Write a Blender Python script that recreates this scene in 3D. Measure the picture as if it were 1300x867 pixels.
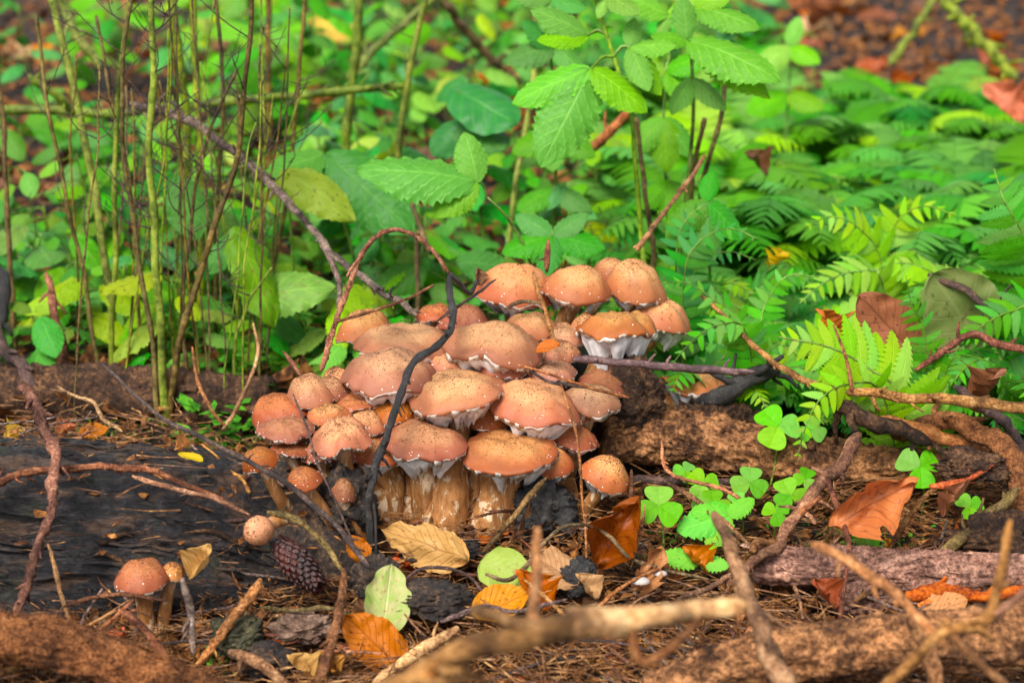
import bpy, math, random
import numpy as np
from mathutils import Vector, Matrix, noise
# ---------------------------------------------------------------- clear
for o in list(bpy.data.objects): bpy.data.objects.remove(o, do_unlink=True)
S = bpy.context.scene
COL = S.collection
R = math.radians
# ---------------------------------------------------------------- camera
CAM = Vector((0.0, -1.2, 0.50)); PITCH = R(17.0); FPX = 650.0/math.tan(R(15.0))
cd = bpy.data.cameras.new('camera'); cam = bpy.data.objects.new('camera', cd); COL.objects.link(cam)
cam.location = CAM; cam.rotation_euler = (math.pi/2-PITCH, 0, 0)
cd.sensor_fit = 'HORIZONTAL'; cd.sensor_width = 36.0; cd.lens = 18.0/math.tan(R(15.0))
cd.clip_start = 0.01; cd.clip_end = 400
cd.dof.use_dof = True; cd.dof.focus_distance = 1.27; cd.dof.aperture_fstop = 8.0
S.camera = cam
# ---------------------------------------------------------------- light
SUN_EL, SUN_AZ = R(50), R(206)      # azimuth measured clockwise from +Y: light from behind the camera, to the left
w = bpy.data.worlds.new('World'); S.world = w; w.use_nodes = True
nt = w.node_tree; bg = nt.nodes['Background']
sky = nt.nodes.new('ShaderNodeTexSky'); sky.sky_type = 'NISHITA'; sky.sun_disc = False
sky.sun_elevation = SUN_EL; sky.sun_rotation = SUN_AZ; sky.air_density = 1.0; sky.dust_density = 1.0
hs = nt.nodes.new('ShaderNodeHueSaturation'); hs.inputs['Saturation'].default_value = 0.30   # cloud-veiled sky
nt.links.new(sky.outputs[0], hs.inputs['Color']); nt.links.new(hs.outputs[0], bg.inputs[0])
bg.inputs[1].default_value = 0.05
sl = bpy.data.lights.new('sun', 'SUN'); sl.energy = 1.5; sl.angle = R(32); sl.color = (1.0, 0.96, 0.89)
sun = bpy.data.objects.new('sun', sl); COL.objects.link(sun)
sd = Vector((math.sin(SUN_AZ)*math.cos(SUN_EL), math.cos(SUN_AZ)*math.cos(SUN_EL), math.sin(SUN_EL)))
sun.rotation_euler = sd.to_track_quat('Z', 'Y').to_euler(); sun.location = sd*5
S.view_settings.view_transform = 'Standard'; S.view_settings.look = 'None'
S.view_settings.exposure = 2.1; S.view_settings.gamma = 1.0
S.render.engine = 'CYCLES'
cy = S.cycles; cy.max_bounces = 5; cy.diffuse_bounces = 3; cy.glossy_bounces = 2; cy.transmission_bounces = 3; cy.transparent_max_bounces = 4
cy.use_adaptive_sampling = True; cy.adaptive_threshold = .02; cy.use_denoising = True; cy.time_limit = 660
# ---------------------------------------------------------------- helpers: pixels of the photograph -> places
def ray(px, py):
    a, b = (px-650)/FPX, -(py-433.5)/FPX
    c, s = math.cos(PITCH), math.sin(PITCH)
    return Vector((a, c+b*s, -s+b*c))
def W(px, py, y):
    d = ray(px, py); return CAM + d*((y-CAM.y)/d.y)
def G(px, py, z=0.0):
    d = ray(px, py); return CAM + d*((z-CAM.z)/d.z)
def PX(y): return (y-CAM.y)/FPX*1.0          # metres per pixel at depth y
def ss(a, b, x):
    t = min(1, max(0, (x-a)/(b-a))); return t*t*(3-2*t)
def nz(x, y, z=0.0): return noise.noise(Vector((x, y, z)))
def fbm(x, y, z=0.0, o=3):
    v, a = 0.0, 0.5
    for i in range(o): v += a*nz(x, y, z); x *= 2.03; y *= 2.03; z *= 2.03; a *= .5
    return v
# ---------------------------------------------------------------- shape of the floor
def ground_z(x, y):
    z = -0.022*ss(0.0, -0.10, y)
    z += 0.010*nz(x*6, y*6, 1.3) + 0.005*nz(x*21, y*21, 4.1) + 0.003*nz(x*55, y*55, 2.2)
    z += 0.03*nz(x*1.4, y*1.4, 8.8)*ss(.4, 1.4, y)
    return z
LOG_R = lambda x: .100 - .028*ss(-.25, -.10, x)
LOG_Z = lambda x: -.042 - .012*ss(-.25, -.10, x)
def log_z(x, y):
    if x > -.085: return -9
    r = LOG_R(x); 
    return LOG_Z(x)+math.sqrt(r*r-y*y) if abs(y) < r else -9
def mound_z(x, y):
    e = math.exp(-((x+.025)/.125)**4)
    s = ss(.015, .15, y)*ss(.34, .19, y)
    l = .062*math.exp(-((x+.135)/.05)**4)*ss(-.085, -.035, y)*ss(.20, .06, y)
    return -.03 + max(.12*s*e, l) + .006*nz(x*30, y*30, 7)
def surf_z(x, y): return max(ground_z(x, y), log_z(x, y), mound_z(x, y))
# ---------------------------------------------------------------- helpers: objects
ORG = {}
def link(name, me, parent=None, mat=None):
    o = bpy.data.objects.new(name, me); COL.objects.link(o)
    if mat is not None and me is not None and not me.materials: me.materials.append(mat)
    if parent is not None: o.parent = parent
    return o
def tag(o, label=None, cat=None, group=None, kind=None):
    if label: o['label'] = label
    if cat: o['category'] = cat
    if group: o['group'] = group
    if kind: o['kind'] = kind
    return o
def root(name, loc, label, cat, group=None):
    o = link(name, None); o.location = loc; o.empty_display_size = .01; ORG[o.name] = Vector(loc)
    return tag(o, label, cat, group)
def mesh(name, V, F, uv=None, attr=None, smooth=True):
    me = bpy.data.meshes.new(name)
    V = np.asarray(V, dtype=np.float32).reshape(-1, 3)
    me.from_pydata(V.tolist(), [], F)
    if uv is not None:
        lay = me.uv_layers.new(name='UVMap')
        idx = np.empty(len(me.loops), dtype=np.int32); me.loops.foreach_get('vertex_index', idx)
        lay.data.foreach_set('uv', np.asarray(uv, dtype=np.float32)[idx].ravel())
    if attr is not None:
        for k, a in attr.items():
            at = me.attributes.new(k, 'FLOAT', 'POINT'); at.data.foreach_set('value', np.asarray(a, dtype=np.float32))
    if smooth: me.polygons.foreach_set('use_smooth', np.ones(len(me.polygons), dtype=bool))
    me.update(); return me
def put(name, V, F, mat, parent=None, org=None, **k):
    """mesh object from world coordinates; origin at its thing's base (or org)"""
    V = np.asarray(V, dtype=np.float64).reshape(-1, 3)
    if parent is not None: og = ORG[parent.name]
    else: og = Vector(org) if org is not None else Vector((V[:, 0].mean(), V[:, 1].mean(), V[:, 2].min()))
    o = link(name, mesh(name, V-np.array(og), F, **k), parent, mat)
    if parent is None: o.location = og
    ORG[o.name] = og
    return o
def inst(name, me, M, parent=None):
    """object that shares mesh data, placed by a world matrix"""
    o = link(name, me, parent)
    if parent is not None:
        og = ORG[parent.name]; o.matrix_local = Matrix.Translation(-og) @ M; ORG[o.name] = og
    else:
        o.matrix_local = M; ORG[o.name] = M.translation.copy()
    return o
def sub(name, me, M, part):
    """sub-part: part itself sits with an own transform, so parent keeps world place"""
    o = link(name, me, part); o.matrix_local = M; return o
# ---------------------------------------------------------------- helpers: tubes
def spline(P, n):
    P = [Vector(p) for p in P]
    if len(P) == 2: return [P[0].lerp(P[1], i/(n-1)) for i in range(n)]
    Q = [P[0]*2-P[1]]+P+[P[-1]*2-P[-2]]
    out = []
    L = [0]
    for a, b in zip(P, P[1:]): L.append(L[-1]+(b-a).length)
    for i in range(n):
        s = L[-1]*i/(n-1); k = 0
        while k < len(P)-2 and s > L[k+1]: k += 1
        t = (s-L[k])/max(1e-9, L[k+1]-L[k])
        a, b, c, d = Q[k], Q[k+1], Q[k+2], Q[k+3]
        out.append(.5*((2*b)+(c-a)*t+(2*a-5*b+4*c-d)*t*t+(3*b-a-3*c+d)*t**3))
    return out
def tube(P, rad, sides=8, rough=0.0, freq=60, seed=0.0, close=True, pegs=0, long=1.0):
    """P list of points (already dense), rad list; returns V,F,UV. rough = share of radius"""
    n = len(P); V = []; UV = []; F = []
    T = (P[1]-P[0]).normalized()
    up = Vector((0, 0, 1)) if abs(T.z) < .9 else Vector((1, 0, 0))
    N = T.cross(up).normalized()
    Ls = 0
    for i in range(n):
        if i: Ls += (P[i]-P[i-1]).length
        t = (P[min(n-1, i+1)]-P[max(0, i-1)]).normalized()
        N = (N-t*N.dot(t)).normalized(); B = t.cross(N)
        for k in range(sides):
            a = 2*math.pi*k/sides
            d = N*math.cos(a)+B*math.sin(a); r = rad[i]
            if rough:
                q = d*r
                r *= 1+rough*(1.2*nz(q.x*freq+seed, q.y*freq+Ls*freq*long, q.z*freq)+.8*nz(q.x*freq*2.7, q.y*freq*2.7+Ls*freq*2.7*long+seed, q.z*freq*2.7))
                if pegs and ((i*7+k*5) % 11) < 2: r *= 1+pegs
            V.append(P[i]+d*r); UV.append((Ls, k/sides))
    for i in range(n-1):
        for k in range(sides):
            a = i*sides+k; b = i*sides+(k+1) % sides
            F.append((a, b, b+sides, a+sides))
    if close:
        F.append(tuple(range(sides-1, -1, -1))); F.append(tuple(range((n-1)*sides, n*sides)))
    return V, F, UV
class Bag:
    def __init__(s): s.V = []; s.F = []; s.UV = []; s.A = []
    def add(s, V, F, UV=None, A=None):
        b = len(s.V); s.V += [tuple(v) for v in V]; s.F += [tuple(i+b for i in f) for f in F]
        s.UV += list(UV) if UV is not None else [(0, 0)]*len(V)
        return s
# ---------------------------------------------------------------- helpers: materials
class MT:
    def __init__(s, name):
        s.m = bpy.data.materials.new(name); s.m.use_nodes = True; s.t = s.m.node_tree
        s.b = s.t.nodes['Principled BSDF']; s.out = s.t.nodes['Material Output']
    def n(s, typ, ins=None, **p):
        d = s.t.nodes.new('ShaderNode'+typ)
        for k, v in p.items(): setattr(d, k, v)
        for k, v in (ins or {}).items():
            if isinstance(v, bpy.types.NodeSocket): s.t.links.new(v, d.inputs[k])
            else: d.inputs[k].default_value = v
        return d
    def math(s, op, a, b=0.0, c=0.0, clamp=False):
        return s.n('Math', {0: a, 1: b, 2: c}, operation=op, use_clamp=clamp).outputs[0]
    def ramp(s, f, stops):
        d = s.n('ValToRGB', {0: f}); e = d.color_ramp.elements
        while len(e) < len(stops): e.new(.5)
        for q, (p, c) in zip(e, stops):
            q.position = p; q.color = (*c, 1) if len(c) == 3 else c
        return d.outputs[0]
    def noise(s, vec, scale, detail=4, rough=.6, dist=0.0):
        return s.n('TexNoise', {'Vector': vec, 'Scale': scale, 'Detail': detail, 'Roughness': rough, 'Distortion': dist}).outputs[0]
    def mix(s, f, a, b, blend='MIX'):
        d = s.n('Mix', data_type='RGBA', blend_type=blend)
        for k, v in ((0, f), (6, a), (7, b)):
            if isinstance(v, bpy.types.NodeSocket): s.t.links.new(v, d.inputs[k])
            else: d.inputs[k].default_value = (*v, 1) if isinstance(v, tuple) and len(v) == 3 and (not isinstance(k, str) or 'Color' in k) else v
        return d.outputs[2]
    def obj(s): return s.n('TexCoord').outputs['Object']
    def rnd(s): return s.n('ObjectInfo').outputs['Random']
    def set(s, k, v):
        if isinstance(v, bpy.types.NodeSocket): s.t.links.new(v, s.b.inputs[k])
        else: s.b.inputs[k].default_value = (*v, 1) if isinstance(v, tuple) and len(v) == 3 and (not isinstance(k, str) or 'Color' in k) else v
        return s
    def bump(s, h, strength=.5, dist=.001):
        d = s.n('Bump', {'Height': h, 'Strength': strength, 'Distance': dist}); s.t.links.new(d.outputs[0], s.b.inputs['Normal'])
        return s
    def vary(s, col, hue=.03, val=.25, sat=.15):
        r = s.rnd()
        r2 = s.math('FRACT', s.math('MULTIPLY', r, 17.31)); r3 = s.math('FRACT', s.math('MULTIPLY', r, 71.7))
        d = s.n('HueSaturation', {'Hue': s.math('MULTIPLY_ADD', r, 2*hue, .5-hue), 'Saturation': s.math('MULTIPLY_ADD', r2, 2*sat, 1-sat),
                                  'Value': s.math('MULTIPLY_ADD', r3, 2*val, 1-val), 'Color': col})
        return d.outputs[0]
def bark(name, stops, scale=90, rough=.75, bump=.8, bscale=None, stretch=None, spec=.25, varyv=0.0, dist=.002):
    m = MT(name); v = m.n('NewGeometry').outputs['Position']
    if stretch: v = m.n('Mapping', {'Vector': v, 'Scale': stretch}).outputs[0]
    f = m.noise(v, scale*3.6, 7, .7, .3); g = m.noise(v, scale*.8, 4, .65)
    k = m.math('ADD', m.math('MULTIPLY', f, .62), m.math('MULTIPLY', g, .38))
    k = m.math('MULTIPLY_ADD', k, 2.1, -.52)
    c = m.ramp(k, stops)
    st_ = m.ramp(m.noise(m.n('NewGeometry').outputs['Position'], 34, 4, .6), [(.34, (.30, .27, .26)), (.50, (.85, .82, .80)), (.66, (1.25, 1.18, 1.1))])   # damp and dry patches
    c = m.mix(1.0, c, st_, 'MULTIPLY')
    if varyv: c = m.vary(c, .015, varyv, .1)
    m.set('Base Color', c).set('Roughness', m.math('MULTIPLY_ADD', f, .5, rough-.25)).set('Specular IOR Level', spec)
    m.bump(m.math('ADD', f, m.math('MULTIPLY', m.noise(v, (bscale or scale*9), 3, .7), .5)), bump, dist)
    return m.m
def leafmat(name, base, edge, vein, nv=7, trans=.35, rough=.42, veinw=.12, spots=None, hue=.02, val=.3, sat=.12, blotch=0.5, spec=.22, tcol=None, slope=.32, gain=1.0):
    """leaf: UV.x along the midrib, UV.y across (0.5 = midrib)"""
    m = MT(name); uv = m.n('UVMap').outputs[0]
    if gain != 1: base, edge, vein = [(min(.8, q[0]*gain*1.10), min(.8, q[1]*gain*1.10), min(.8, q[2]*gain*.55)) for q in (base, edge, vein)]
    sx = m.n('SeparateXYZ', {0: uv}); u, vv = sx.outputs[0], sx.outputs[1]
    av = m.math('ABSOLUTE', m.math('MULTIPLY_ADD', vv, 2.0, -1.0))
    p = m.math('FRACT', m.math('MULTIPLY', m.math('SUBTRACT', u, m.math('MULTIPLY', av, slope)), float(nv)))
    d = m.math('ABSOLUTE', m.math('SUBTRACT', p, .5))
    side = m.math('SUBTRACT', 1.0, m.math('DIVIDE', m.math('SUBTRACT', .5, d), veinw), clamp=True)
    mid = m.math('SUBTRACT', 1.0, m.math('DIVIDE', av, .07), clamp=True)
    vm = m.math('MAXIMUM', m.math('MULTIPLY', side, .8), mid)
    ob = m.obj()
    bl = m.noise(m.n('Mapping', {'Vector': uv, 'Scale': (3, 2.2, 1)}).outputs[0], 1.7, 4, .6)
    c = m.mix(m.math('MULTIPLY', m.ramp(bl, [(.35, (0, 0, 0)), (.65, (1, 1, 1))]), blotch), base, edge)
    c = m.mix(m.math('MULTIPLY', vm, .75), c, vein)
    if spots:
        sp = m.noise(uv, 9, 3, .55)
        c = m.mix(m.ramp(sp, [(.60, (0, 0, 0)), (.68, (1, 1, 1))]), c, spots)
    c = m.vary(c, hue, val, sat)
    m.set('Base Color', c).set('Roughness', rough).set('Specular IOR Level', spec)
    fine = m.noise(uv, 40, 3, .6)
    m.bump(m.math('ADD', m.math('MULTIPLY', vm, -.7), m.math('MULTIPLY', fine, .5)), .5, .0012)
    if trans:
        tr = m.n('BsdfTranslucent', {'Color': m.mix(.5, c, tcol or base, 'MIX')})
        mx = m.n('MixShader', {0: trans, 1: m.b.outputs[0], 2: tr.outputs[0]}); m.t.links.new(mx.outputs[0], m.out.inputs[0])
    return m.m
# ---------------------------------------------------------------- materials
def cap_material(name, centre, mid, rim, val=.20):
    m = MT(name); ob = m.obj()
    r = m.n('Attribute', attribute_name='rad').outputs['Fac']
    n1 = m.noise(ob, 55, 4, .6); n2 = m.noise(ob, 950, 3, .6)
    rr = m.math('ADD', r, m.math('MULTIPLY_ADD', n1, .5, -.25))
    streak = m.noise(m.n('Mapping', {'Vector': ob, 'Scale': (1, 1, .5)}).outputs[0], 420, 5, .7)
    rr = m.math('ADD', rr, m.math('MULTIPLY_ADD', streak, .34, -.17))
    c = m.ramp(rr, [(0.0, centre), (.56, centre), (.76, mid), (.93, rim), (1.0, rim)])
    c = m.mix(m.math('MULTIPLY', m.ramp(streak, [(.40, (1, 1, 1)), (.56, (0, 0, 0))]), .30), c, (.26, .10, .045))
    sp = m.ramp(n2, [(.38, (1, 1, 1)), (.50, (0, 0, 0))])
    k = m.math('MULTIPLY', sp, m.math('SUBTRACT', .85, m.math('MULTIPLY', r, .60)))
    c = m.mix(k, c, (.23, .085, .03))
    c = m.mix(m.math('MULTIPLY', m.ramp(m.noise(ob, 28, 3, .5), [(.48, (0, 0, 0)), (.66, (1, 1, 1))]), .55), c, (.21, .075, .03))
    c = m.vary(c, .007, val, .10)
    under = m.ramp(r, [(.985, (0, 0, 0)), (1.0, (1, 1, 1))])
    m.set('Base Color', c).set('Roughness', .55).set('Specular IOR Level', .25)
    m.bump(m.math('ADD', m.math('MULTIPLY', n2, .6), m.math('MULTIPLY', m.noise(ob, 330, 4, .65), .9)), .35, .0009)
    return m.m
CAP = cap_material('cap_skin', (.52, .245, .088), (.41, .138, .046), (.33, .086, .030))
CAP_RED = cap_material('cap_skin_red', (.38, .135, .042), (.32, .088, .027), (.25, .060, .020))
CAP_PALE = cap_material('cap_skin_pale', (.47, .25, .115), (.42, .175, .08), (.36, .12, .058))
CAP_BUD = cap_material('cap_skin_bud', (.52, .24, .09), (.50, .22, .085), (.46, .19, .08))
def flat(name, col, rough=.6, spec=.35, var=.1, nscale=120, dark=.7, sss=0):
    m = MT(name); f = m.noise(m.obj(), nscale, 4, .6)
    c = m.mix(m.ramp(f, [(.35, (0, 0, 0)), (.65, (1, 1, 1))]), tuple(x*dark for x in col), col)
    c = m.vary(c, .01, var, .08)
    m.set('Base Color', c).set('Roughness', rough).set('Specular IOR Level', spec).bump(f, .4, .001)
    return m.m
SCALE = flat('cap_scale', (.17, .06, .022), .7, .2)
FLECK = flat('veil_fleck', (.88, .80, .70), .7, .2)
GILL = flat('gill', (.66, .52, .42), .7, .2, sss=.15)
VEIL = flat('veil', (.88, .84, .82), .65, .3, nscale=160, dark=.72, sss=.25)
def stem_material():
    m = MT('stem'); ob = m.obj()
    st = m.n('Mapping', {'Vector': ob, 'Scale': (1, 1, .45)}).outputs[0]
    f = m.noise(st, 170, 5, .62, .6); g = m.noise(m.n('Mapping', {'Vector': ob, 'Scale': (1.2, 1.2, .25)}).outputs[0], 260, 3, .6)
    u = m.n('UVMap').outputs[0]; ux = m.n('SeparateXYZ', {0: u}).outputs[0]
    c = m.ramp(m.math('ADD', m.math('MULTIPLY', g, .5), m.math('MULTIPLY', f, .5)), [(.3, (.13, .045, .016)), (.5, (.34, .145, .045)), (.7, (.46, .24, .10))])
    w = m.ramp(f, [(.545, (0, 0, 0)), (.59, (1, 1, 1))])
    c = m.mix(m.math('MULTIPLY', w, .85), c, (.66, .47, .30))
    at = m.n('Attribute', attribute_name='rad').outputs['Fac']         # 0 foot .. 1 under the cap: paler there
    c = m.mix(m.math('MULTIPLY', m.ramp(m.math('ADD', at, m.math('MULTIPLY_ADD', f, .5, -.25)), [(.7, (0, 0, 0)), (.95, (1, 1, 1))]), .7), c, (.52, .36, .25))
    m.set('Base Color', c).set('Roughness', .7).set('Specular IOR Level', .15)
    m.bump(m.math('ADD', m.math('MULTIPLY', w, .8), g), .6, .0012)
    return m.m
STEM = stem_material()
SOIL = bark('soil', [(0.25, (0.0044, 0.00225, 0.00126)), (0.48, (0.0154, 0.0075, 0.00347)), (0.62, (0.033, 0.0158, 0.0063)), (0.8, (0.066, 0.0319, 0.0126))], 60, .7, 1.0, spec=.4, dist=.004)
ROT = bark('rotten_wood', [(.28, (.008, .006, .006)), (.5, (.030, .020, .016)), (.64, (.085, .05, .03)), (.8, (.20, .12, .06))], 75, .6, 1.0, spec=.5, dist=.003)
def log_material():
    m = MT('wet_log'); v = m.n('Mapping', {'Vector': m.obj(), 'Scale': (.28, 1, 1)}).outputs[0]
    f = m.noise(v, 260, 8, .72, .3); g = m.noise(m.obj(), 70, 6, .68)
    c = m.ramp(m.math('MULTIPLY_ADD', m.math('ADD', m.math('MULTIPLY', f, .55), m.math('MULTIPLY', g, .45)), 1.6, -.30),
               [(.30, (.002, .002, .0025)), (.48, (.008, .007, .008)), (.60, (.025, .020, .022)), (.76, (.085, .062, .055))])
    b = m.ramp(m.noise(m.n('Mapping', {'Vector': m.obj(), 'Scale': (.35, 1, 1.6)}).outputs[0], 45, 6, .7), [(.50, (0, 0, 0)), (.62, (1, 1, 1))])
    c = m.mix(m.math('MULTIPLY', b, .5), c, m.ramp(f, [(.3, (.06, .026, .012)), (.7, (.24, .125, .065))]))
    mo = m.ramp(m.noise(m.obj(), 41, 3, .6), [(.60, (0, 0, 0)), (.70, (1, 1, 1))])
    c = m.mix(m.math('MULTIPLY', mo, .25), c, (.07, .09, .03))
    m.set('Base Color', c).set('Roughness', m.ramp(f, [(.3, (.24,)*3), (.7, (.6,)*3)])).set('Specular IOR Level', .45)
    m.bump(m.math('ADD', f, m.math('MULTIPLY', g, 1.6)), 1.0, .004)
    return m.m
WETLOG = log_material()
BARK_BROWN = bark('bark_brown', [(0.26, (0.0374, 0.0167, 0.00831)), (0.45, (0.162, 0.0684, 0.0273)), (0.58, (0.357, 0.16, 0.0617)), (0.75, (0.612, 0.304, 0.131))], 85, .7, 1.0, dist=.003)
BARK_GREY = bark('bark_grey', [(0.26, (0.0526, 0.026, 0.0194)), (0.45, (0.226, 0.11, 0.0778)), (0.6, (0.433, 0.228, 0.165)), (0.78, (0.714, 0.423, 0.299))], 95, .75, 1.0, dist=.003)
BARK_DARK = bark('bark_dark', [(0.28, (0.0125, 0.00805, 0.006)), (0.5, (0.0562, 0.0276, 0.016)), (0.65, (0.15, 0.0747, 0.035)), (0.8, (0.275, 0.149, 0.07))], 90, .7, 1.0, dist=.003)
BARK_FUZZ = bark('bark_fuzzy', [(0.26, (0.0512, 0.0189, 0.00744)), (0.45, (0.191, 0.0683, 0.0223)), (0.6, (0.408, 0.158, 0.0521)), (0.78, (0.612, 0.262, 0.0967))], 150, .85, 1.0, dist=.004)
T_RED = bark('twig_red_brown', [(0.28, (0.0491, 0.0188, 0.0105)), (0.48, (0.183, 0.069, 0.0347)), (0.62, (0.337, 0.144, 0.0735)), (0.8, (0.562, 0.301, 0.158))], 160, .65, .9, varyv=.25)
T_GREY = bark('twig_grey', [(.28, (.035, .020, .018)), (.48, (.13, .085, .070)), (.62, (.25, .17, .14)), (.8, (.42, .32, .26))], 170, .65, .9, varyv=.25)
T_BLACK = bark('twig_black', [(.28, (.006, .006, .007)), (.5, (.016, .015, .016)), (.65, (.04, .036, .034)), (.8, (.10, .085, .075))], 180, .55, .8, spec=.5)
T_DARK = bark('twig_dark', [(.28, (.014, .008, .008)), (.5, (.045, .024, .020)), (.65, (.10, .055, .042)), (.8, (.22, .14, .10))], 170, .55, .8, spec=.5, varyv=.25)
T_PURPLE = bark('twig_purple', [(.28, (.04, .018, .022)), (.5, (.11, .055, .060)), (.65, (.19, .105, .10)), (.8, (.32, .21, .18))], 150, .5, .7, spec=.5)
T_TAN = bark('twig_tan', [(0.28, (0.0861, 0.0333, 0.0126)), (0.48, (0.306, 0.127, 0.0495)), (0.62, (0.515, 0.236, 0.099)), (0.8, (0.697, 0.411, 0.208))], 150, .6, .8, varyv=.25)
T_PALE = bark('twig_pale', [(0.28, (0.156, 0.0691, 0.0245)), (0.46, (0.481, 0.245, 0.0943)), (0.6, (0.721, 0.425, 0.188)), (0.8, (0.807, 0.659, 0.359))], 120, .6, .8)
T_OLIVE = bark('twig_olive', [(0.28, (0.0315, 0.0208, 0.008)), (0.48, (0.117, 0.0784, 0.0288)), (0.62, (0.225, 0.152, 0.06)), (0.8, (0.36, 0.248, 0.12))], 140, .6, .8, varyv=.15)
T_ORANGE = bark('wood_orange', [(0.28, (0.112, 0.0235, 0.0054)), (0.48, (0.425, 0.0978, 0.018)), (0.62, (0.625, 0.176, 0.036)), (0.8, (0.75, 0.274, 0.081))], 120, .55, .8, varyv=.15)
STALK = bark('green_stalk', [(0.28, (0.0414, 0.0655, 0.006)), (0.48, (0.124, 0.178, 0.0156)), (0.62, (0.199, 0.252, 0.027)), (0.8, (0.282, 0.309, 0.054))], 60, .5, .4, varyv=.3)
STALK_BROWN = bark('brown_stalk', [(0.28, (0.032, 0.0216, 0.0048)), (0.48, (0.088, 0.0612, 0.012)), (0.62, (0.152, 0.108, 0.024)), (0.8, (0.224, 0.158, 0.048))], 60, .5, .4, varyv=.3)
STALK_GREEN = bark('fresh_stalk', [(.3, (.06, .13, .015)), (.55, (.14, .26, .03)), (.8, (.24, .36, .07))], 60, .45, .3, varyv=.25)
L_RASP = leafmat('raspberry_leaf', (.085, .27, .020), (.14, .36, .035), (.20, .45, .07), 7, .38, .42, .13, val=.18, slope=.30, gain=1.22)
L_RASPD = leafmat('raspberry_leaf_dark', (.035, .17, .020), (.06, .23, .03), (.10, .28, .06), 7, .32, .40, .13, val=.2, slope=.30, gain=1.22)
L_BROAD = leafmat('broad_leaf', (.045, .19, .020), (.095, .28, .022), (.14, .34, .06), 5, .36, .42, .10, spots=(.16, .13, .02), hue=.045, val=.42, slope=.36, gain=1.22)
L_COOL = leafmat('broad_leaf_cool', (.025, .155, .045), (.05, .22, .05), (.09, .28, .08), 5, .3, .36, .10, hue=.02, val=.35, slope=.36, gain=1.22)
L_YEL = leafmat('broad_leaf_yellow', (.20, .32, .016), (.30, .36, .020), (.28, .42, .06), 5, .4, .45, .10, spots=(.10, .07, .02), hue=.025, val=.25, slope=.36, gain=1.22)
L_FERN = leafmat('fern_green', (.055, .24, .022), (.09, .31, .030), (.12, .34, .05), 9, .36, .45, .10, val=.28, blotch=.4, gain=1.22)
L_FERNY = leafmat('fern_yellow', (.19, .40, .022), (.24, .44, .03), (.28, .48, .06), 9, .42, .45, .10, val=.15, blotch=.4, gain=1.22)
L_FERNC = leafmat('fern_cool', (.025, .17, .035), (.045, .22, .035), (.07, .26, .05), 9, .32, .42, .10, val=.28, blotch=.4, gain=1.22)
L_SORREL = leafmat('sorrel_leaf', (.12, .37, .020), (.20, .46, .03), (.15, .42, .04), 4, .40, .40, .03, val=.18, gain=1.1)
L_MINT = leafmat('seedling_leaf', (.11, .40, .04), (.16, .46, .05), (.24, .54, .10), 6, .38, .42, .12, val=.12, gain=1.22)
L_GRASS = leafmat('grass_blade', (.020, .13, .06), (.03, .17, .05), (.06, .2, .07), 1, .2, .3, .02, val=.25)
L_MOSS = leafmat('ground_cover_leaf', (.045, .18, .018), (.10, .25, .02), (.1, .25, .05), 2, .3, .5, .05, val=.1)
D_ORANGE = leafmat('dry_leaf_orange', (.46, .155, .018), (.52, .21, .04), (.26, .085, .022), 9, .22, .48, .12, spots=(.15, .045, .015), hue=.015, val=.22)
D_TAN = leafmat('dry_leaf_tan', (.50, .255, .085), (.58, .33, .14), (.30, .13, .04), 9, .22, .5, .12, spots=(.25, .10, .035), hue=.012, val=.2)
D_RUST = leafmat('dry_leaf_rust', (.26, .068, .016), (.34, .105, .026), (.15, .035, .012), 8, .18, .38, .08, spots=(.08, .02, .01), hue=.012, val=.25)
D_RED = leafmat('dry_leaf_red', (.46, .10, .014), (.50, .14, .022), (.25, .06, .02), 8, .2, .38, .08, spots=(.2, .05, .02), hue=.012, val=.15)
D_BROWN = leafmat('dry_leaf_brown', (.13, .055, .024), (.21, .10, .045), (.08, .035, .018), 8, .12, .42, .1, spots=(.04, .018, .01), hue=.02, val=.4)
D_YG = leafmat('fading_leaf_green', (.30, .40, .035), (.36, .43, .05), (.40, .46, .10), 7, .3, .45, .08, spots=(.28, .20, .04), hue=.01, val=.1)
D_SPOT = leafmat('fading_leaf_spotted', (.27, .36, .09), (.44, .36, .20), (.50, .55, .22), 7, .25, .45, .07, spots=(.30, .17, .08), hue=.01, val=.1, blotch=.9)
D_OLIVE = leafmat('fading_leaf_olive', (.15, .20, .045), (.24, .22, .07), (.24, .27, .09), 5, .3, .4, .06, spots=(.09, .08, .025), hue=.01, val=.1)
D_YELLOW = leafmat('dry_leaf_yellow', (.62, .42, .03), (.66, .46, .06), (.45, .25, .03), 6, .3, .45, .08, spots=(.35, .18, .02), hue=.01, val=.15)
CONE = bark('cone_scale', [(0.3, (0.0117, 0.00198, 0.0018)), (0.5, (0.0342, 0.00528, 0.0036)), (0.65, (0.078, 0.0125, 0.006)), (0.8, (0.146, 0.033, 0.015))], 120, .32, .6, spec=.7)
STONE = bark('bark_chunk', [(.28, (.07, .04, .03)), (.5, (.22, .13, .09)), (.65, (.36, .23, .16)), (.8, (.48, .34, .24))], 110, .8, 1.0)
MOSSY = bark('mossy_chunk', [(.28, (.014, .014, .010)), (.5, (.05, .05, .028)), (.65, (.11, .10, .05)), (.8, (.20, .17, .09))], 90, .6, .9)
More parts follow.
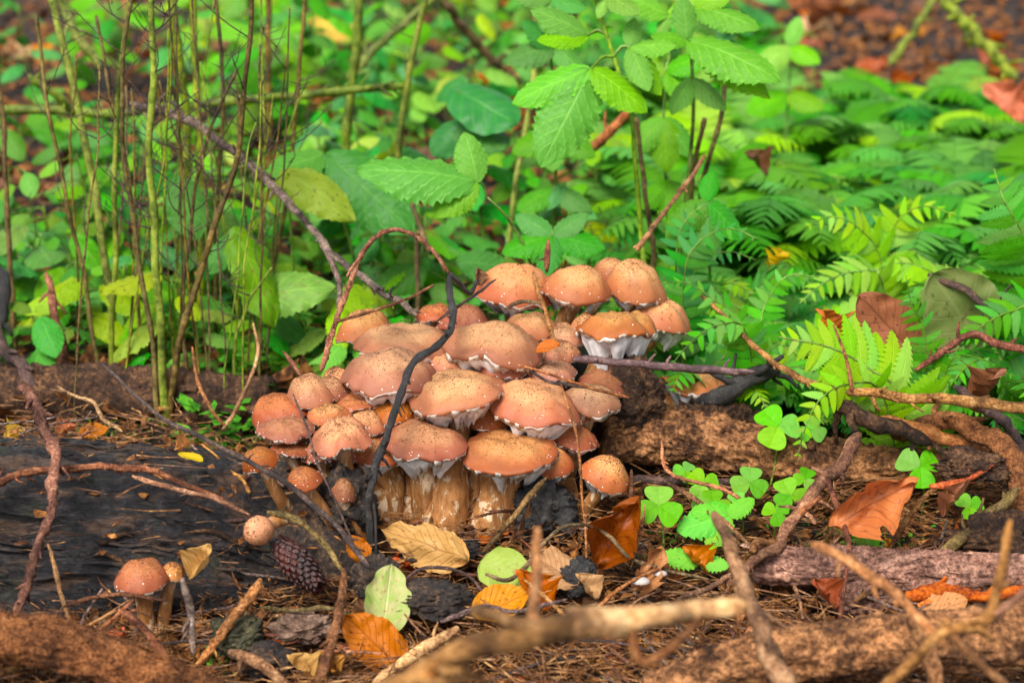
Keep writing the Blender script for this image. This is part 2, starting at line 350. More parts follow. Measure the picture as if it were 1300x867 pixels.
# ---------------------------------------------------------------- the ground
def axis(lo, hi, step, far_lo, far_hi):
    a = list(np.arange(lo, hi, step)); d = step
    while a[-1] < far_hi: d *= 1.22; a.append(a[-1]+d)
    d = step
    while a[0] > far_lo: d *= 1.22; a.insert(0, a[0]-d)
    return a
xs = axis(-.75, .75, .011, -60, 60); ys = axis(-.55, 1.0, .012, -40, 90)
V = [(x, y, ground_z(x, y)) for y in ys for x in xs]
nx = len(xs); F = [(j*nx+i, j*nx+i+1, (j+1)*nx+i+1, (j+1)*nx+i) for j in range(len(ys)-1) for i in range(nx-1)]
g = put('ground', V, F, SOIL, org=(0, 0, 0)); tag(g, 'dark brown forest soil under twigs, needles and plants', 'ground', kind='structure')
# ---------------------------------------------------------------- rotten stump under the cluster
N = 110
gx = np.linspace(-.24, .18, N); gy = np.linspace(-.11, .42, N)
V = []
for y in gy:
    for x in gx:
        z = mound_z(x, y) + .010*fbm(x*40, y*40, 3)
        V.append((x, y, z))
F = [(j*N+i, j*N+i+1, (j+1)*N+i+1, (j+1)*N+i) for j in range(N-1) for i in range(N-1)]
tag(put('rotten_stump', V, F, ROT), 'dark rotten stump buried under the big mushroom cluster', 'stump')
# ---------------------------------------------------------------- logs
def log_thing(name, P, rad, mat, label, n=90, sides=44, rough=.10, freq=30, flake=0, fmat=None, seed=0.0, long=.35, fuzz=900):
    n *= 2; sides = int(sides*1.6); pts = spline(P, n); m = len(rad)
    rr = [float(np.interp(i/(n-1), np.linspace(0, 1, m), rad)) for i in range(n)]
    # worn rounded ends
    for k in range(3): rr[k] *= (.80, .93, .98)[k]; rr[-1-k] *= (.80, .93, .98)[k]
    V, F, UV = tube(pts, rr, sides, rough, freq, seed, True, 0, long)
    ax_ = [(p, q) for p, q in zip(pts, rr) for _ in range(sides)]
    V = [v+(v-a).normalized()*q*(.16*nz(v.x*45, v.y*300, v.z*300)+.14*nz(v.x*150, v.y*520, v.z*520)+.08*nz(v.x*420, v.y*520, v.z*520)+.35*min(0, nz(v.x*38, v.y*190, v.z*190)+.12)) for v, (a, q) in zip(V, ax_)]
    lo = pts[n//2]-Vector((0, 0, rr[n//2]))
    r0 = root(name, lo, label, 'log')
    tr = put('trunk', V, F, mat, r0, uv=UV)
    rg = random.Random(int(seed*100)+5)
    for k in range(flake):
        i = rg.randint(4, n-6); a = rg.uniform(-.2, 2.6)
        t = (pts[i+1]-pts[i-1]).normalized(); side = Vector((0, -1, 0)); side = (side-t*side.dot(t)).normalized(); up = t.cross(side)
        if up.z < 0: up = -up
        d = side*math.cos(a)+up*math.sin(a); b = t.cross(d)
        M = Matrix((t, b, d)).transposed().to_4x4(); M.translation = pts[i]+d*rr[i]*1.0
        s = rg.uniform(.4, 1.2)*.0085
        M = M @ Matrix.Rotation(rg.uniform(-.3, .3), 4, 'Z') @ Matrix.Diagonal((s*rg.uniform(1, 2.2), s*.6, s, 1))
        inst('bark_flake', FLAKES[fmat.name][rg.randint(0, 3)], M, r0)
    if fuzz:
        Vn, Fn = [], []; c0 = pts
        for _ in range(fuzz):
            i = rg.randint(1, n-2); k = rg.randint(0, sides-1); p = V[i*sides+k]; d = (p-pts[i]).normalized()
            if d.z < -.3: continue
            t = Vector((rg.gauss(0, 1), rg.gauss(0, 1), rg.gauss(0, .6))); d = (d*.7+t*.6).normalized(); L = rg.uniform(.003, .010); e = d.orthogonal().normalized()*.00022; f = d.cross(e)
            b = len(Vn); Vn += [p-d*.001+e, p-d*.001-e*.5+f, p-d*.001-e*.5-f, p+d*L]; Fn += [(b, b+1, b+3), (b+1, b+2, b+3), (b+2, b, b+3)]
        tag(put('bark_fibres', Vn, Fn, mat, r0, smooth=False), kind='stuff')
    return r0
def flake_mesh(mat, seed):
    rg = random.Random(seed); n = 9
    ring = [(math.cos(2*math.pi*k/n)*rg.uniform(.55, 1.2), math.sin(2*math.pi*k/n)*rg.uniform(.45, 1.2)) for k in range(n)]
    V = [(x, y, -.10-.25*y*y) for x, y in ring]+[(x*.85, y*.85, .10+rg.uniform(-.06, .06)-.25*y*y) for x, y in ring]+[(0, 0, .14)]
    F = [(k, (k+1) % n, n+(k+1) % n, n+k) for k in range(n)]+[(n+k, n+(k+1) % n, 2*n) for k in range(n)]
    me = mesh('bark_flake', V, F, smooth=False); me.materials.append(mat); return me
FLAKES = {m.name: [flake_mesh(m, i) for i in range(4)] for m in (BARK_BROWN, BARK_GREY, BARK_DARK, BARK_FUZZ)}
# the big dark log on the left, eroded where the cluster starts
P = [(-.75, .02, LOG_Z(-1)), (-.5, .01, LOG_Z(-1)), (-.30, 0, LOG_Z(-.3)), (-.2, 0, LOG_Z(-.2)), (-.12, 0, LOG_Z(-.12)), (-.085, .005, -.062)]
pts = spline(P, 170); rr = [LOG_R(p.x)*(1 if p.x < -.11 else 1-.35*ss(-.11, -.085, p.x)) for p in pts]
pts = spline(P, 300); rr = [LOG_R(p.x)*(1 if p.x < -.11 else 1-.35*ss(-.11, -.085, p.x)) for p in pts]
V, F, UV = tube(pts, rr, 170, .06, 26, 2.0, True, 0, .25)
ax_ = [p for p in pts for _ in range(170)]
V = [v+(v-a).normalized()*(.006*nz(v.x*14, v.y*110, v.z*110)+.0042*nz(v.x*40, v.y*230, v.z*230)+.0035*nz(v.x*150, v.y*260, v.z*260)+.022*min(0, nz(v.x*8, v.y*48, v.z*48)+.22)) for v, a in zip(V, ax_)]
r0 = root('decaying_log', (-.4, 0, -.1), 'wet black decaying log with the mushroom cluster at its end', 'log')
put('trunk', V, F, WETLOG, r0, uv=UV)
rgl = random.Random(31)
for k in range(110):                                               # torn fibres and splinters along the grain
    x0_ = rgl.uniform(-.42, -.14); L_ = rgl.uniform(.02, .09); a_ = rgl.uniform(-.25, 1.75); P_ = []
    for i in range(9):
        x_ = x0_+L_*i/8; r_ = LOG_R(x_)*(.985+.01*math.sin(i))+rgl.uniform(-.001, .0012); b_ = a_+.03*math.sin(i*.7+k)
        P_.append(Vector((x_, -math.cos(b_)*r_, LOG_Z(x_)+math.sin(b_)*r_)))
    q_ = rgl.uniform(.0006, .0022); V, F, UV = tube(spline(P_, 20), [q_*max(.2, math.sin(math.pi*(i+1.5)/22)) for i in range(20)], 6, .35, 220, k, True)
    put('wood_splinter', V, F, rgl.choice([WETLOG, WETLOG, ROT, BARK_DARK]), r0, uv=UV)
log_thing('brown_log', [W(-150, 516, .25), W(60, 506, .235), W(200, 508, .225), (W(345, 512, .205))], [.030, .027, .024, .020], BARK_DARK,
          'brown crumbling log lying behind the black decaying log', 70, 30, .16, 60, 20, BARK_DARK, 1.0)
log_thing('bark_log', [W(762, 548, .075), W(830, 553, .08), W(900, 563, .075), W(1000, 580, .065), (W(1110, 592, .06)), W(1240, 597, .055)], [.0215, .020, .019, .0165, .014, .010], BARK_BROWN,
          'brown bark log with a black rotten end touching the mushroom cluster', 110, 40, .12, 55, 60, BARK_BROWN, 2.0)
log_thing('grey_log', [W(955, 716, -.085), W(1080, 721, -.09), W(1200, 727, -.09), W(1420, 735, -.10)], [.0115, .0135, .0125, .012], BARK_GREY,
          'pinkish grey flaky bark log beside orange peeled wood', 90, 34, .12, 70, 80, BARK_GREY, 3.0)
log_thing('red_brown_log', [W(820, 878, -.235), W(960, 838, -.235), W(1100, 822, -.235), W(1250, 808, -.24), W(1450, 790, -.24)], [.010, .015, .0165, .017, .018], BARK_BROWN,
          'thick red brown log lying in front of the grey log', 90, 36, .13, 60, 40, BARK_BROWN, 4.0)
log_thing('mossy_log', [W(-150, 800, -.225), W(0, 808, -.225), (W(110, 828, -.225)), W(210, 862, -.23), W(330, 915, -.24)], [.014, .014, .0135, .012, .008], BARK_FUZZ,
          'fuzzy brown mossy log lying in front of the black log', 90, 36, .16, 90, 16, BARK_FUZZ, 5.0, fuzz=4000)
SHELL = flat('shell', (.42, .36, .33), .5, .3)
# ---------------------------------------------------------------- mushrooms
def cap_profile(h):
    T = [0, .08, .17, .27, .37, .47, .57, .66, .74, .81, .87, .92, .96, .985, 1.0]
    return T, [h*(1-t**2.3)**.82 for t in T]
def solve_cap(Hr, e):
    """dome height (in radii) so that the projected height is Hr radii at view elevation e"""
    lo, hi = .25, 1.15
    f = lambda h: max(z*math.cos(e)+t*math.sin(e) for t, z in zip(*cap_profile(h)))+math.sin(e)
    for _ in range(24):
        m = (lo+hi)/2
        if f(m) < Hr: lo = m
        else: hi = m
    return (lo+hi)/2
SEG = 44
def mushroom(x0, y0, x1, y1, label, y=None, tau=2, roll=0, mat=None, foot=None, sr=.24, veil=0.00, fr=1.0, wav=1.0, seed=0, gills=True, name='honey_mushroom', group='mushrooms of the cluster', stem=True, scales=600, flecks=16, bend=0.0, h=None):
    rg = random.Random(seed*13+7); mat = mat or CAP
    wx, hx = (x1-x0)*.08, (y1-y0); x0 -= wx; x1 += wx; y1 -= hx*.06; y0 += hx*.15      # caps broad and shallow
    if y is None: y = .006+(585-y1)/230*.135
    sc = PX(y)*1.03; Rr = (x1-x0)/2*sc
    yc = .5*(y0+y1); el = math.atan2(CAM.z-W(650, yc, y).z, y-CAM.y)
    e = el+R(tau)
    hh = h or solve_cap((y1-y0)/((x1-x0)/2), e)
    cpy = y1-(x1-x0)/2*math.sin(e)
    C = W((x0+x1)/2, cpy, y)
    Mx = Matrix.Rotation(R(roll), 4, 'Y') @ Matrix.Rotation(R(tau), 4, 'X')
    Mc = Matrix.Translation(C) @ Mx @ Matrix.Rotation(rg.uniform(0, 6.28), 4, 'Z')
    T, Z = cap_profile(hh)
    s1, s2 = rg.uniform(0, 50), rg.uniform(0, 50); kx, ky = rg.uniform(-.25, .25), rg.uniform(-.25, .25); cuts = [(rg.uniform(0, 6.28), rg.uniform(.05, .16), rg.uniform(.06, .16)) for _ in range(rg.choice((0, 1, 2, 2, 3)))]
    def pos(t, z, a):
        ca, sa = math.cos(a), math.sin(a)
        k = 1+wav*t*(.09*nz(ca*1.3, sa*1.3, s1)+.05*nz(ca*4, sa*4, s1)+.015*nz(ca*9, sa*9, s2))
        for a0, dp, wd in cuts: k -= dp*t**5*math.exp(-(math.sin((a-a0)/2)*2/wd)**2)
        dz = wav*(.17*t*t*nz(ca*1.2, sa*1.2, s2)+.07*t**4*nz(ca*4.5, sa*4.5, s1)+(.13*nz(ca*t*1.8+s1, sa*t*1.8, s1)-.03)+.05*nz(ca*t*5, sa*t*5, s2)+.012*nz(ca*t*14, sa*t*14, s2))
        return Vector(((ca*t*k+kx*max(0, z))*Rr, (sa*t*k+ky*max(0, z))*Rr, (z+dz)*Rr))
    prof = list(zip(T, Z, T))+[(.995, -.045, 1.0), (.965, -.075, 1.0), (.92, -.06, 1.0), (.85, -.02, 1.0), (.55, .10*hh, 1.0), (.2, .2*hh, 1.0)]
    V, A = [], []
    for t, z, a_ in prof:
        for k in range(SEG): V.append(Mc @ pos(t, z, 2*math.pi*k/SEG)); A.append(a_)
    F = []
    for i in range(len(prof)-1):
        for k in range(SEG):
            a, b = i*SEG+k, i*SEG+(k+1) % SEG; F.append((a, a+SEG, b+SEG, b))
    # ---- foot
    nrm = (Mx.to_3x3() @ Vector((0, 0, 1)))
    if foot is not None: B = Vector(foot)
    else:
        bx = C.x+(.12 if C.x < -.1 else .28)*(-.02-C.x)*(1 if abs(C.x+.02) > .05 else .3)+rg.uniform(-.006, .006); by = C.y+.016
        B = Vector((bx, by, surf_z(bx, by)-.004))
    if B.z > C.z-.02 and foot is None: B.z = C.z-.024
    rt = root(name, B, label, 'mushroom', group)
    cap = put('cap', V, F, mat, rt, attr={'rad': A})
    # ---- scales and flecks
    Vs, Fs, Vf, Ff = [], [], [], []
    def fleck(t, a, s, hgt, VV, FF):
        z = float(np.interp(t, T, Z)); p = pos(t, z, a); e1 = pos(min(.999, t+.02), float(np.interp(min(.999, t+.02), T, Z)), a)-p; e2 = pos(t, z, a+.03)-p
        if e1.length < 1e-9 or e2.length < 1e-9: return
        n_ = e1.cross(e2).normalized(); e1.normalize(); e2 = n_.cross(e1)
        b = len(VV); q = rg.uniform(0, 3)
        for k in range(5):
            aa = q+k*1.2566; rr_ = s*rg.uniform(.6, 1.1)
            VV.append(Mc @ (p+(e1*math.cos(aa)*1.2+e2*math.sin(aa))*rr_-n_*s*.12))
        VV.append(Mc @ (p+n_*s*hgt+e1*s*.2))
        for k in range(5): FF.append((b+k, b+(k+1) % 5, b+5))
    for _ in range(scales):
        t = rg.uniform(0, .86)**.7
        if t < .86: fleck(max(.03, t), rg.uniform(0, 6.28), rg.uniform(.00022, .00062)*(1.1-.3*t), .55, Vs, Fs)
    for _ in range(flecks):
        fleck(rg.uniform(.72, .985)**.6, rg.uniform(0, 6.28), rg.uniform(.0002, .00062), .7, Vf, Ff)
    if Fs: tag(put('scales', Vs, Fs, SCALE, cap), kind='stuff')
    if Ff: tag(put('veil_flecks', Vf, Ff, FLECK, cap), kind='stuff')
    # ---- fringe of veil on the rim
    if fr:
        n = 150; Vr = []; Fr = []
        for k in range(n):
            a = 2*math.pi*k/n; d = max(.0, .035+.13*nz(math.cos(a)*4, math.sin(a)*4, s2+3)+.05*rg.uniform(-1, 1))*fr
            ou = 1.012 if nz(math.cos(a)*5, math.sin(a)*5, s1+5) > -.05 else .975; Vr.append(Mc @ (pos(ou, -.005, a))); Vr.append(Mc @ (pos(ou-.012, -.045-d, a)+Vector((0, 0, 0)))); Vr.append(Mc @ pos(.945, -.045, a))
        for k in range(n):
            a, b = 3*k, 3*((k+1) % n); Fr += [(a, a+1, b+1, b), (a+1, a+2, b+2, b+1)]
        put('fringe', Vr, Fr, FLECK, cap)
    # ---- gills
    if gills:
        n = 84; Vg = []; Fg = []
        for k in range(n):
            a = 2*math.pi*k/n; dz = -.05 if k % 2 else .0
            Vg.append(Mc @ pos(.93, -.045+dz*.3, a)); Vg.append(Mc @ pos(.6, .02+dz, a)); Vg.append(Mc @ pos(.18, .10*hh+dz*.6, a))
        for k in range(n):
            a, b = 3*k, 3*((k+1) % n); Fg += [(a, a+1, b+1, b), (a+1, a+2, b+2, b+1)]
        put('gills', Vg, Fg, GILL, cap, smooth=False)
    # ---- torn veil hanging under the cap
    if veil:
        n = 72; Vv = []; Fv = []
        lv = 6; drops = [max(.08, veil*(.75+.8*nz(math.cos(2*math.pi*k/n)*2.6, math.sin(2*math.pi*k/n)*2.6, s1+9)+.28*rg.uniform(-1, 1))) for k in range(n)]
        for j in range(lv):
            f = j/(lv-1)
            for k in range(n):
                a = 2*math.pi*k/n; r_ = .90-(.50-.1*nz(math.cos(a)*3, math.sin(a)*3, s2))*f**1.3+.05*nz(math.cos(a)*7, math.sin(a)*7, f*3+s1)
                Vv.append(Mc @ pos(r_, -.03-drops[k]*f+.05*nz(math.cos(a)*9, math.sin(a)*9, f*5), a))
        for j in range(lv-1):
            for k in range(n):
                a, b = j*n+k, j*n+(k+1) % n; Fv.append((a, a+n, b+n, b))
        put('veil', Vv, Fv, VEIL, cap)
    # ---- stem
    if stem:
        A0 = C+nrm*Rr*.18*hh; A1 = C-nrm*Rr*.35
        mid = A1.lerp(B, .5)+Vector((bend*.01, -.004, 0))
        pts = spline([A0, A1, mid, B+Vector((0, 0, -.004))], 26)
        r0_ = max(.0042, Rr*sr*1.12)
        rad = [r0_*(.95+.30*(i/25)**2-.10*math.sin(i/25*3.1)) for i in range(26)]
        Vt, Ft, UVt = tube(pts, rad, 22, .10, 160, s1, True, 0, .5)
        at = np.repeat(1-np.arange(26)/25, 22)
        put('stem', Vt, Ft, STEM, rt, uv=UVt, attr={'rad': at})
    return rt
MUSH = [
 # x0,y0,x1,y1, label, options     (frame of each cap in the photograph)
 (607,323,699,388,'tan dome mushroom at the top of the cluster beside a dark twig knot', dict(y=.150, roll=4, veil=0.42)),
 (690,326,771,389,'bell shaped mushroom between the two other topmost caps', dict(y=.140, roll=6, tau=6, veil=0.50)),
 (752,318,800,360,'small cap peeping out behind the highest mushroom', dict(y=.185)),
 (773,316,842,386,'highest mushroom of the cluster, steep orange cap with speckled crown', dict(y=.155, roll=10, tau=4, veil=0.50)),
 (804,368,874,424,'orange mushroom on the fern side of the cluster top', dict(y=.150, roll=10, veil=0.58)),
 (738,383,828,432,'orange mushroom with torn white veil hanging open beneath', dict(y=.095, tau=-6, veil=0.96, wav=1.5, sr=.34)),
 (567,392,685,465,'broad tan mushroom with white veil lump beside the black bent twig', dict(y=.070, roll=7, veil=0.71)),
 (679,403,740,445,'small dull brown mushroom behind the orange leaf scrap', dict(y=.110, roll=-4, mat=CAP_PALE)),
 (682,424,735,462,'small pale mushroom holding an orange leaf scrap', dict(y=.085, roll=6, mat=CAP_PALE)),
 (670,450,730,486,'flat brown mushroom crossed by pale twigs', dict(y=.062, mat=CAP_PALE)),
 (738,464,798,503,'dull orange mushroom tucked under the purple stick', dict(y=.068, roll=8, mat=CAP_RED)),
 (712,476,784,528,'pale tan mushroom with a ragged white rim touching the rotten log end', dict(y=.040, roll=4, mat=CAP_PALE, veil=0.42, fr=1.5)),
 (629,470,734,545,'broad smooth orange mushroom sloping down beside a thin twig', dict(y=.022, roll=10, veil=0.50)),
 (522,457,636,523,'broad speckled mushroom with white veil right of the black twig', dict(y=.026, roll=-2, veil=0.63, scales=850)),
 (590,537,704,600,'broad speckled mushroom over white veil and thick stem', dict(y=-.006, roll=2, veil=0.55, scales=850, sr=.30)),
 (664,552,726,606,'wavy orange mushroom half hidden behind a broad speckled cap', dict(y=.006, roll=4, veil=0.42)),
 (700,527,758,572,'pinkish mushroom below the ragged pale cap', dict(y=.028, roll=12, mat=CAP_RED, veil=0.42)),
 (737,566,798,624,'lone tilted mushroom standing apart beside the brown bark log', dict(y=.000, roll=16, tau=4, veil=0.50)),
 (487,522,591,588,'broad speckled mushroom with white rim over brown scaly stems', dict(y=-.008, roll=2, veil=0.58, scales=850, sr=.30)),
 (447,546,508,595,'orange mushroom crossed by the black bent twig', dict(y=-.004, roll=10, veil=0.50)),
 (440,428,547,503,'broad dimpled mushroom with pale speckled face left of the black twig', dict(y=.034, roll=2, veil=0.50, scales=850)),
 (452,398,566,462,'wide tan mushroom touched by the tip of the long fallen branch', dict(y=.082, roll=-2)),
 (430,385,494,436,'tan mushroom behind the foot of the arched twig', dict(y=.112, roll=-5)),
 (530,380,576,412,'small reddish mushroom behind the black twig', dict(y=.125, mat=CAP_RED)),
 (558,378,618,424,'dull orange mushroom beneath a dark twig knot', dict(y=.118, mat=CAP_RED)),
 (409,452,449,503,'narrow smooth orange mushroom beside a broad dimpled cap', dict(y=.052, roll=-8, tau=4)),
 (368,466,426,521,'orange mushroom at the foot of the arched twig with white neck', dict(y=.026, roll=-6, veil=0.50)),
 (324,488,394,547,'smooth round brown mushroom at the log end', dict(y=.020, roll=-8, mat=CAP_RED)),
 (328,521,394,561,'striped brown mushroom on the edge of the black log', dict(y=-.020, roll=-2, mat=CAP_RED)),
 (310,556,354,600,'smooth reddish mushroom hanging over the black log', dict(y=-.050, roll=-18, tau=2, mat=CAP_RED)),
 (346,556,391,582,'flat little brown mushroom between two reddish buttons', dict(y=-.030, roll=4, mat=CAP_RED)),
 (394,507,442,538,'small round mushroom behind the speckled orange button', dict(y=.002, roll=-4)),
 (398,524,467,574,'speckled orange mushroom with a notch in its rim', dict(y=-.030, roll=-4, wav=1.6)),
 (440,513,489,555,'round brown mushroom left of the black twig', dict(y=.006, roll=4)),
 (428,496,478,524,'dark reddish mushroom in the shade of the broad dimpled cap', dict(y=.020, mat=CAP_RED)),
 (384,549,428,589,'wilted brown mushroom squeezed under the notched cap', dict(y=-.026, mat=CAP_RED, wav=1.6)),
 (416,552,452,592,'small dark mushroom behind the wilted long cap', dict(y=-.012, mat=CAP_RED)),
 (366,583,408,627,'round reddish button mushroom hanging by the thin dark twig', dict(y=-.060, roll=-10, tau=14, mat=CAP_RED, wav=.5, fr=0)),
 (419,586,452,639,'long wilted brown mushroom drooping between dark twigs', dict(y=-.050, roll=14, tau=4, mat=CAP_RED, wav=1.5, fr=.5)),
 (842,472,918,500,'torn flat mushroom with a white stem behind the brown bark log', dict(y=.125, tau=-4, veil=0.76, wav=1.8, mat=CAP_PALE, sr=.42)),
 (462,470,520,512,'brown mushroom hidden beneath the broad dimpled cap', dict(y=.052, mat=CAP_RED)),
 (590,500,650,548,'brown mushroom wedged between broad speckled caps', dict(y=.035, mat=CAP_RED, veil=0.33)),
 (500,498,560,540,'shaded brown mushroom beneath the speckled cap right of the black twig', dict(y=.030, mat=CAP_RED)),
 (540,436,600,476,'brown mushroom half buried between the broad tan cap and its speckled neighbour', dict(y=.066)),
 (610,440,668,482,'orange mushroom half hidden under the broad tan cap', dict(y=.060, veil=.4)),
 (470,500,524,540,'small brown mushroom behind the front caps beside the black twig', dict(y=.018, mat=CAP_RED)),
 (650,500,712,552,'shaded orange mushroom under the smooth sloping cap', dict(y=.030, mat=CAP_RED)),
 (345,528,402,566,'round brown mushroom wedged between striped and notched caps', dict(y=-.004, mat=CAP_RED)),
 (446,470,500,508,'brown mushroom behind the narrow smooth cap', dict(y=.040)),
 (700,500,752,540,'small tan mushroom filling the gap under the ragged pale cap', dict(y=.040, mat=CAP_PALE)),
 (640,388,706,432,'dull tan mushroom under the pale upright twig', dict(y=.112, mat=CAP_PALE)),
 (395,470,440,508,'small orange mushroom squeezed beside the white necked one', dict(y=.034)),
 (724,392,760,426,'tiny tan mushroom beside the torn white veil', dict(y=.118, mat=CAP_PALE)),
]
for i, (x0, y0, x1, y1, lab, op) in enumerate(MUSH): mushroom(x0, y0, x1, y1, lab, seed=i+1, **op)
# bare thick stems that stand at the front of the cluster, their caps merged above
def stem_only(px, py0, py1, y, r, label, seed, lean=0):
    A0 = W(px, py0, y+.012); B = W(px+lean, py1, y)
    B.z = min(B.z, surf_z(B.x, B.y)-.002)
    rt = root('mushroom_stem', B, label, 'mushroom stem', 'stems at the cluster foot')
    pts = spline([A0, A0.lerp(B, .45)+Vector((.002, -.003, 0)), B], 24)
    rad = [r*(.8+.45*(i/23)**1.6) for i in range(24)]
    Vt, Ft, UVt = tube(pts, rad, 26, .11, 140, seed*3.3, True, 0, .5)
    put('stem', Vt, Ft, STEM, rt, uv=UVt, attr={'rad': np.repeat(.75-.75*np.arange(24)/23, 26)})
for i, (px, p0, p1, y, r, ln, lab) in enumerate([
    (490, 585, 668, .002, .0135, -4, 'short brown mushroom stem beside the lower end of the black twig'),
    (572, 580, 684, -.006, .0150, -12, 'stout brown mushroom stem between two broad speckled caps'),
    (605, 570, 672, .010, .0135, 6, 'thin mushroom stem in the shadow of its stout neighbours'),
    (668, 600, 668, .006, .0125, -22, 'leaning pale mushroom stem beside the diagonal stick'),
    (690, 590, 640, .022, .0095, 8, 'shaded mushroom stem under the wavy orange cap'),
    (522, 590, 672, .008, .0120, -2, 'mottled mushroom stem close to the lower black twig'),
    (545, 588, 680, .000, .0115, 2, 'mottled mushroom stem under the white rimmed cap'),
    (628, 594, 680, -.006, .0125, -10, 'mottled thick mushroom stem under the torn veil of a speckled cap'),
    (645, 596, 676, .004, .0110, -16, 'slanting mottled stem left of the diagonal stick'),
    (470, 590, 650, .008, .0095, 4, 'dark thin mushroom stem behind the lower black twig'),
    (716, 610, 660, .018, .009, 4, 'pale broken mushroom stem above the black wood chunk'),
    ]): stem_only(px, p0, p1, y, r, lab, i+1, ln)
# little ones beside the log
mushroom(148,697,213,756,'small red brown mushroom with ringed stem standing by the black log', y=-.125, tau=2, mat=CAP_RED, foot=(*G(193, 806, -.022)[:2], -.028), seed=61, veil=0.29, sr=.30, group='small mushrooms beside the black log', fr=.8)
mushroom(204,706,234,738,'tiny tan mushroom leaning against the ringed one', y=-.117, tau=0, roll=20, mat=CAP_BUD, foot=(*G(203, 806, -.022)[:2], -.026), seed=62, sr=.28, group='small mushrooms beside the black log', fr=.8)
def lying_button():
    C = W(327, 674, -.105); B = W(362, 656, -.09); d = (C-B).normalized()
    rt = root('button_mushroom', B, 'round tan button mushroom lying on its side by the dark cone', 'mushroom', 'small mushrooms beside the black log')
    pts = spline([C, C.lerp(B, .5), B], 14); Vt, Ft, UVt = tube(pts, [.0036+.0012*(i/13) for i in range(14)], 16, .12, 160, 5, True)
    put('stem', Vt, Ft, STEM, rt, uv=UVt, attr={'rad': np.repeat(.9-.3*np.arange(14)/13, 16)})
    Q = d.to_track_quat('Z', 'Y').to_matrix(); V = []; A = []; rg = random.Random(4)
    n, m = 22, 30
    for j in range(n):
        th = math.pi*.86*j/(n-1)
        for k in range(m):
            a = 2*math.pi*k/m; p = Vector((math.sin(th)*math.cos(a)*.0092, math.sin(th)*math.sin(a)*.0092, math.cos(th)*.0098-.001))
            p *= 1+.05*nz(p.x*200, p.y*200, p.z*200); V.append(C+Q @ p); A.append(.25+.5*j/n)
    F = [(j*m+k, (j+1)*m+k, (j+1)*m+(k+1) % m, j*m+(k+1) % m) for j in range(n-1) for k in range(m)]
    cap = put('cap', V, F, CAP_BUD, rt, attr={'rad': A})
    Vs, Fs = [], []
    for _ in range(150):
        p = Vector((rg.gauss(0, 1), rg.gauss(0, 1), rg.gauss(.4, 1))).normalized(); s = rg.uniform(.0003, .0006); t = p.orthogonal().normalized(); b = p.cross(t); q = p*.0096
        i0 = len(Vs)
        for k in range(4): Vs.append(C+Q @ (q+(t*math.cos(k*1.57)+b*math.sin(k*1.57))*s-p*.0001))
        Vs.append(C+Q @ (q+p*s*.6)); Fs += [(i0+k, i0+(k+1) % 4, i0+4) for k in range(4)]
    tag(put('scales', Vs, Fs, SCALE, cap), kind='stuff')
lying_button()
# ---------------------------------------------------------------- leaves: unit length along x, half width along y
def leaf_mesh(name, mat, width=.35, serr=0, nserr=14, n=28, m=6, pleat=.0, nv=7, curl=0.0, cross=0.0, fold=0.0, base=.55, tip=.9, cord=0.0, wave=0.0, seed=0, notch=0.0, slope=.32, torn=0.0):
    V, UV, F = [], [], []
    um = base/(base+tip); wm = um**base*(1-um)**tip
    for i in range(n+1):
        u = i/n
        if serr: u = min(1, max(0, u))
        w_ = max(.004, width*(max(1e-6, u)**base*max(0, 1-u)**tip)/wm)
        if serr: w_ *= 1-serr*((u*nserr) % 1.0 if i < n else 0)
        if torn: w_ *= 1-torn*max(0, nz(u*5+seed, seed*1.7, 0))*1.6
        for j in range(-m, m+1):
            v = j/m; av = abs(v)
            x = u-cord*av*av*(1-u)**3+(notch*(u**6)*(1-av)**2*-1 if notch else 0)
            x += .10*width*av*serr*4*0
            y = v*w_
            ph = (u-slope*av)*nv; tri = abs((ph % 1.0)-.5)*2
            z = pleat*(tri-.5)*(.25+.75*av)*min(1, w_/width*1.3)+fold*av*w_
            z += cross*(v*w_)**2/width+wave*nz(u*3+seed, v*1.5+seed*2.1, .5)+wave*.8*av*nz(u*7+seed, v*2.0, 3.5)
            if curl:
                r_ = 1/curl; a = u*curl; x2 = (r_-z)*math.sin(a)+(x-u); z = r_-(r_-z)*math.cos(a); x = x2
            V.append((x, y, z)); UV.append((u, v*.5+.5))
    k = 2*m+1
    for i in range(n):
        for j in range(2*m): a = i*k+j; F.append((a, a+k, a+k+1, a+1))
    me = mesh(name, V, F, uv=UV); me.materials.append(mat); return me
LM = {}
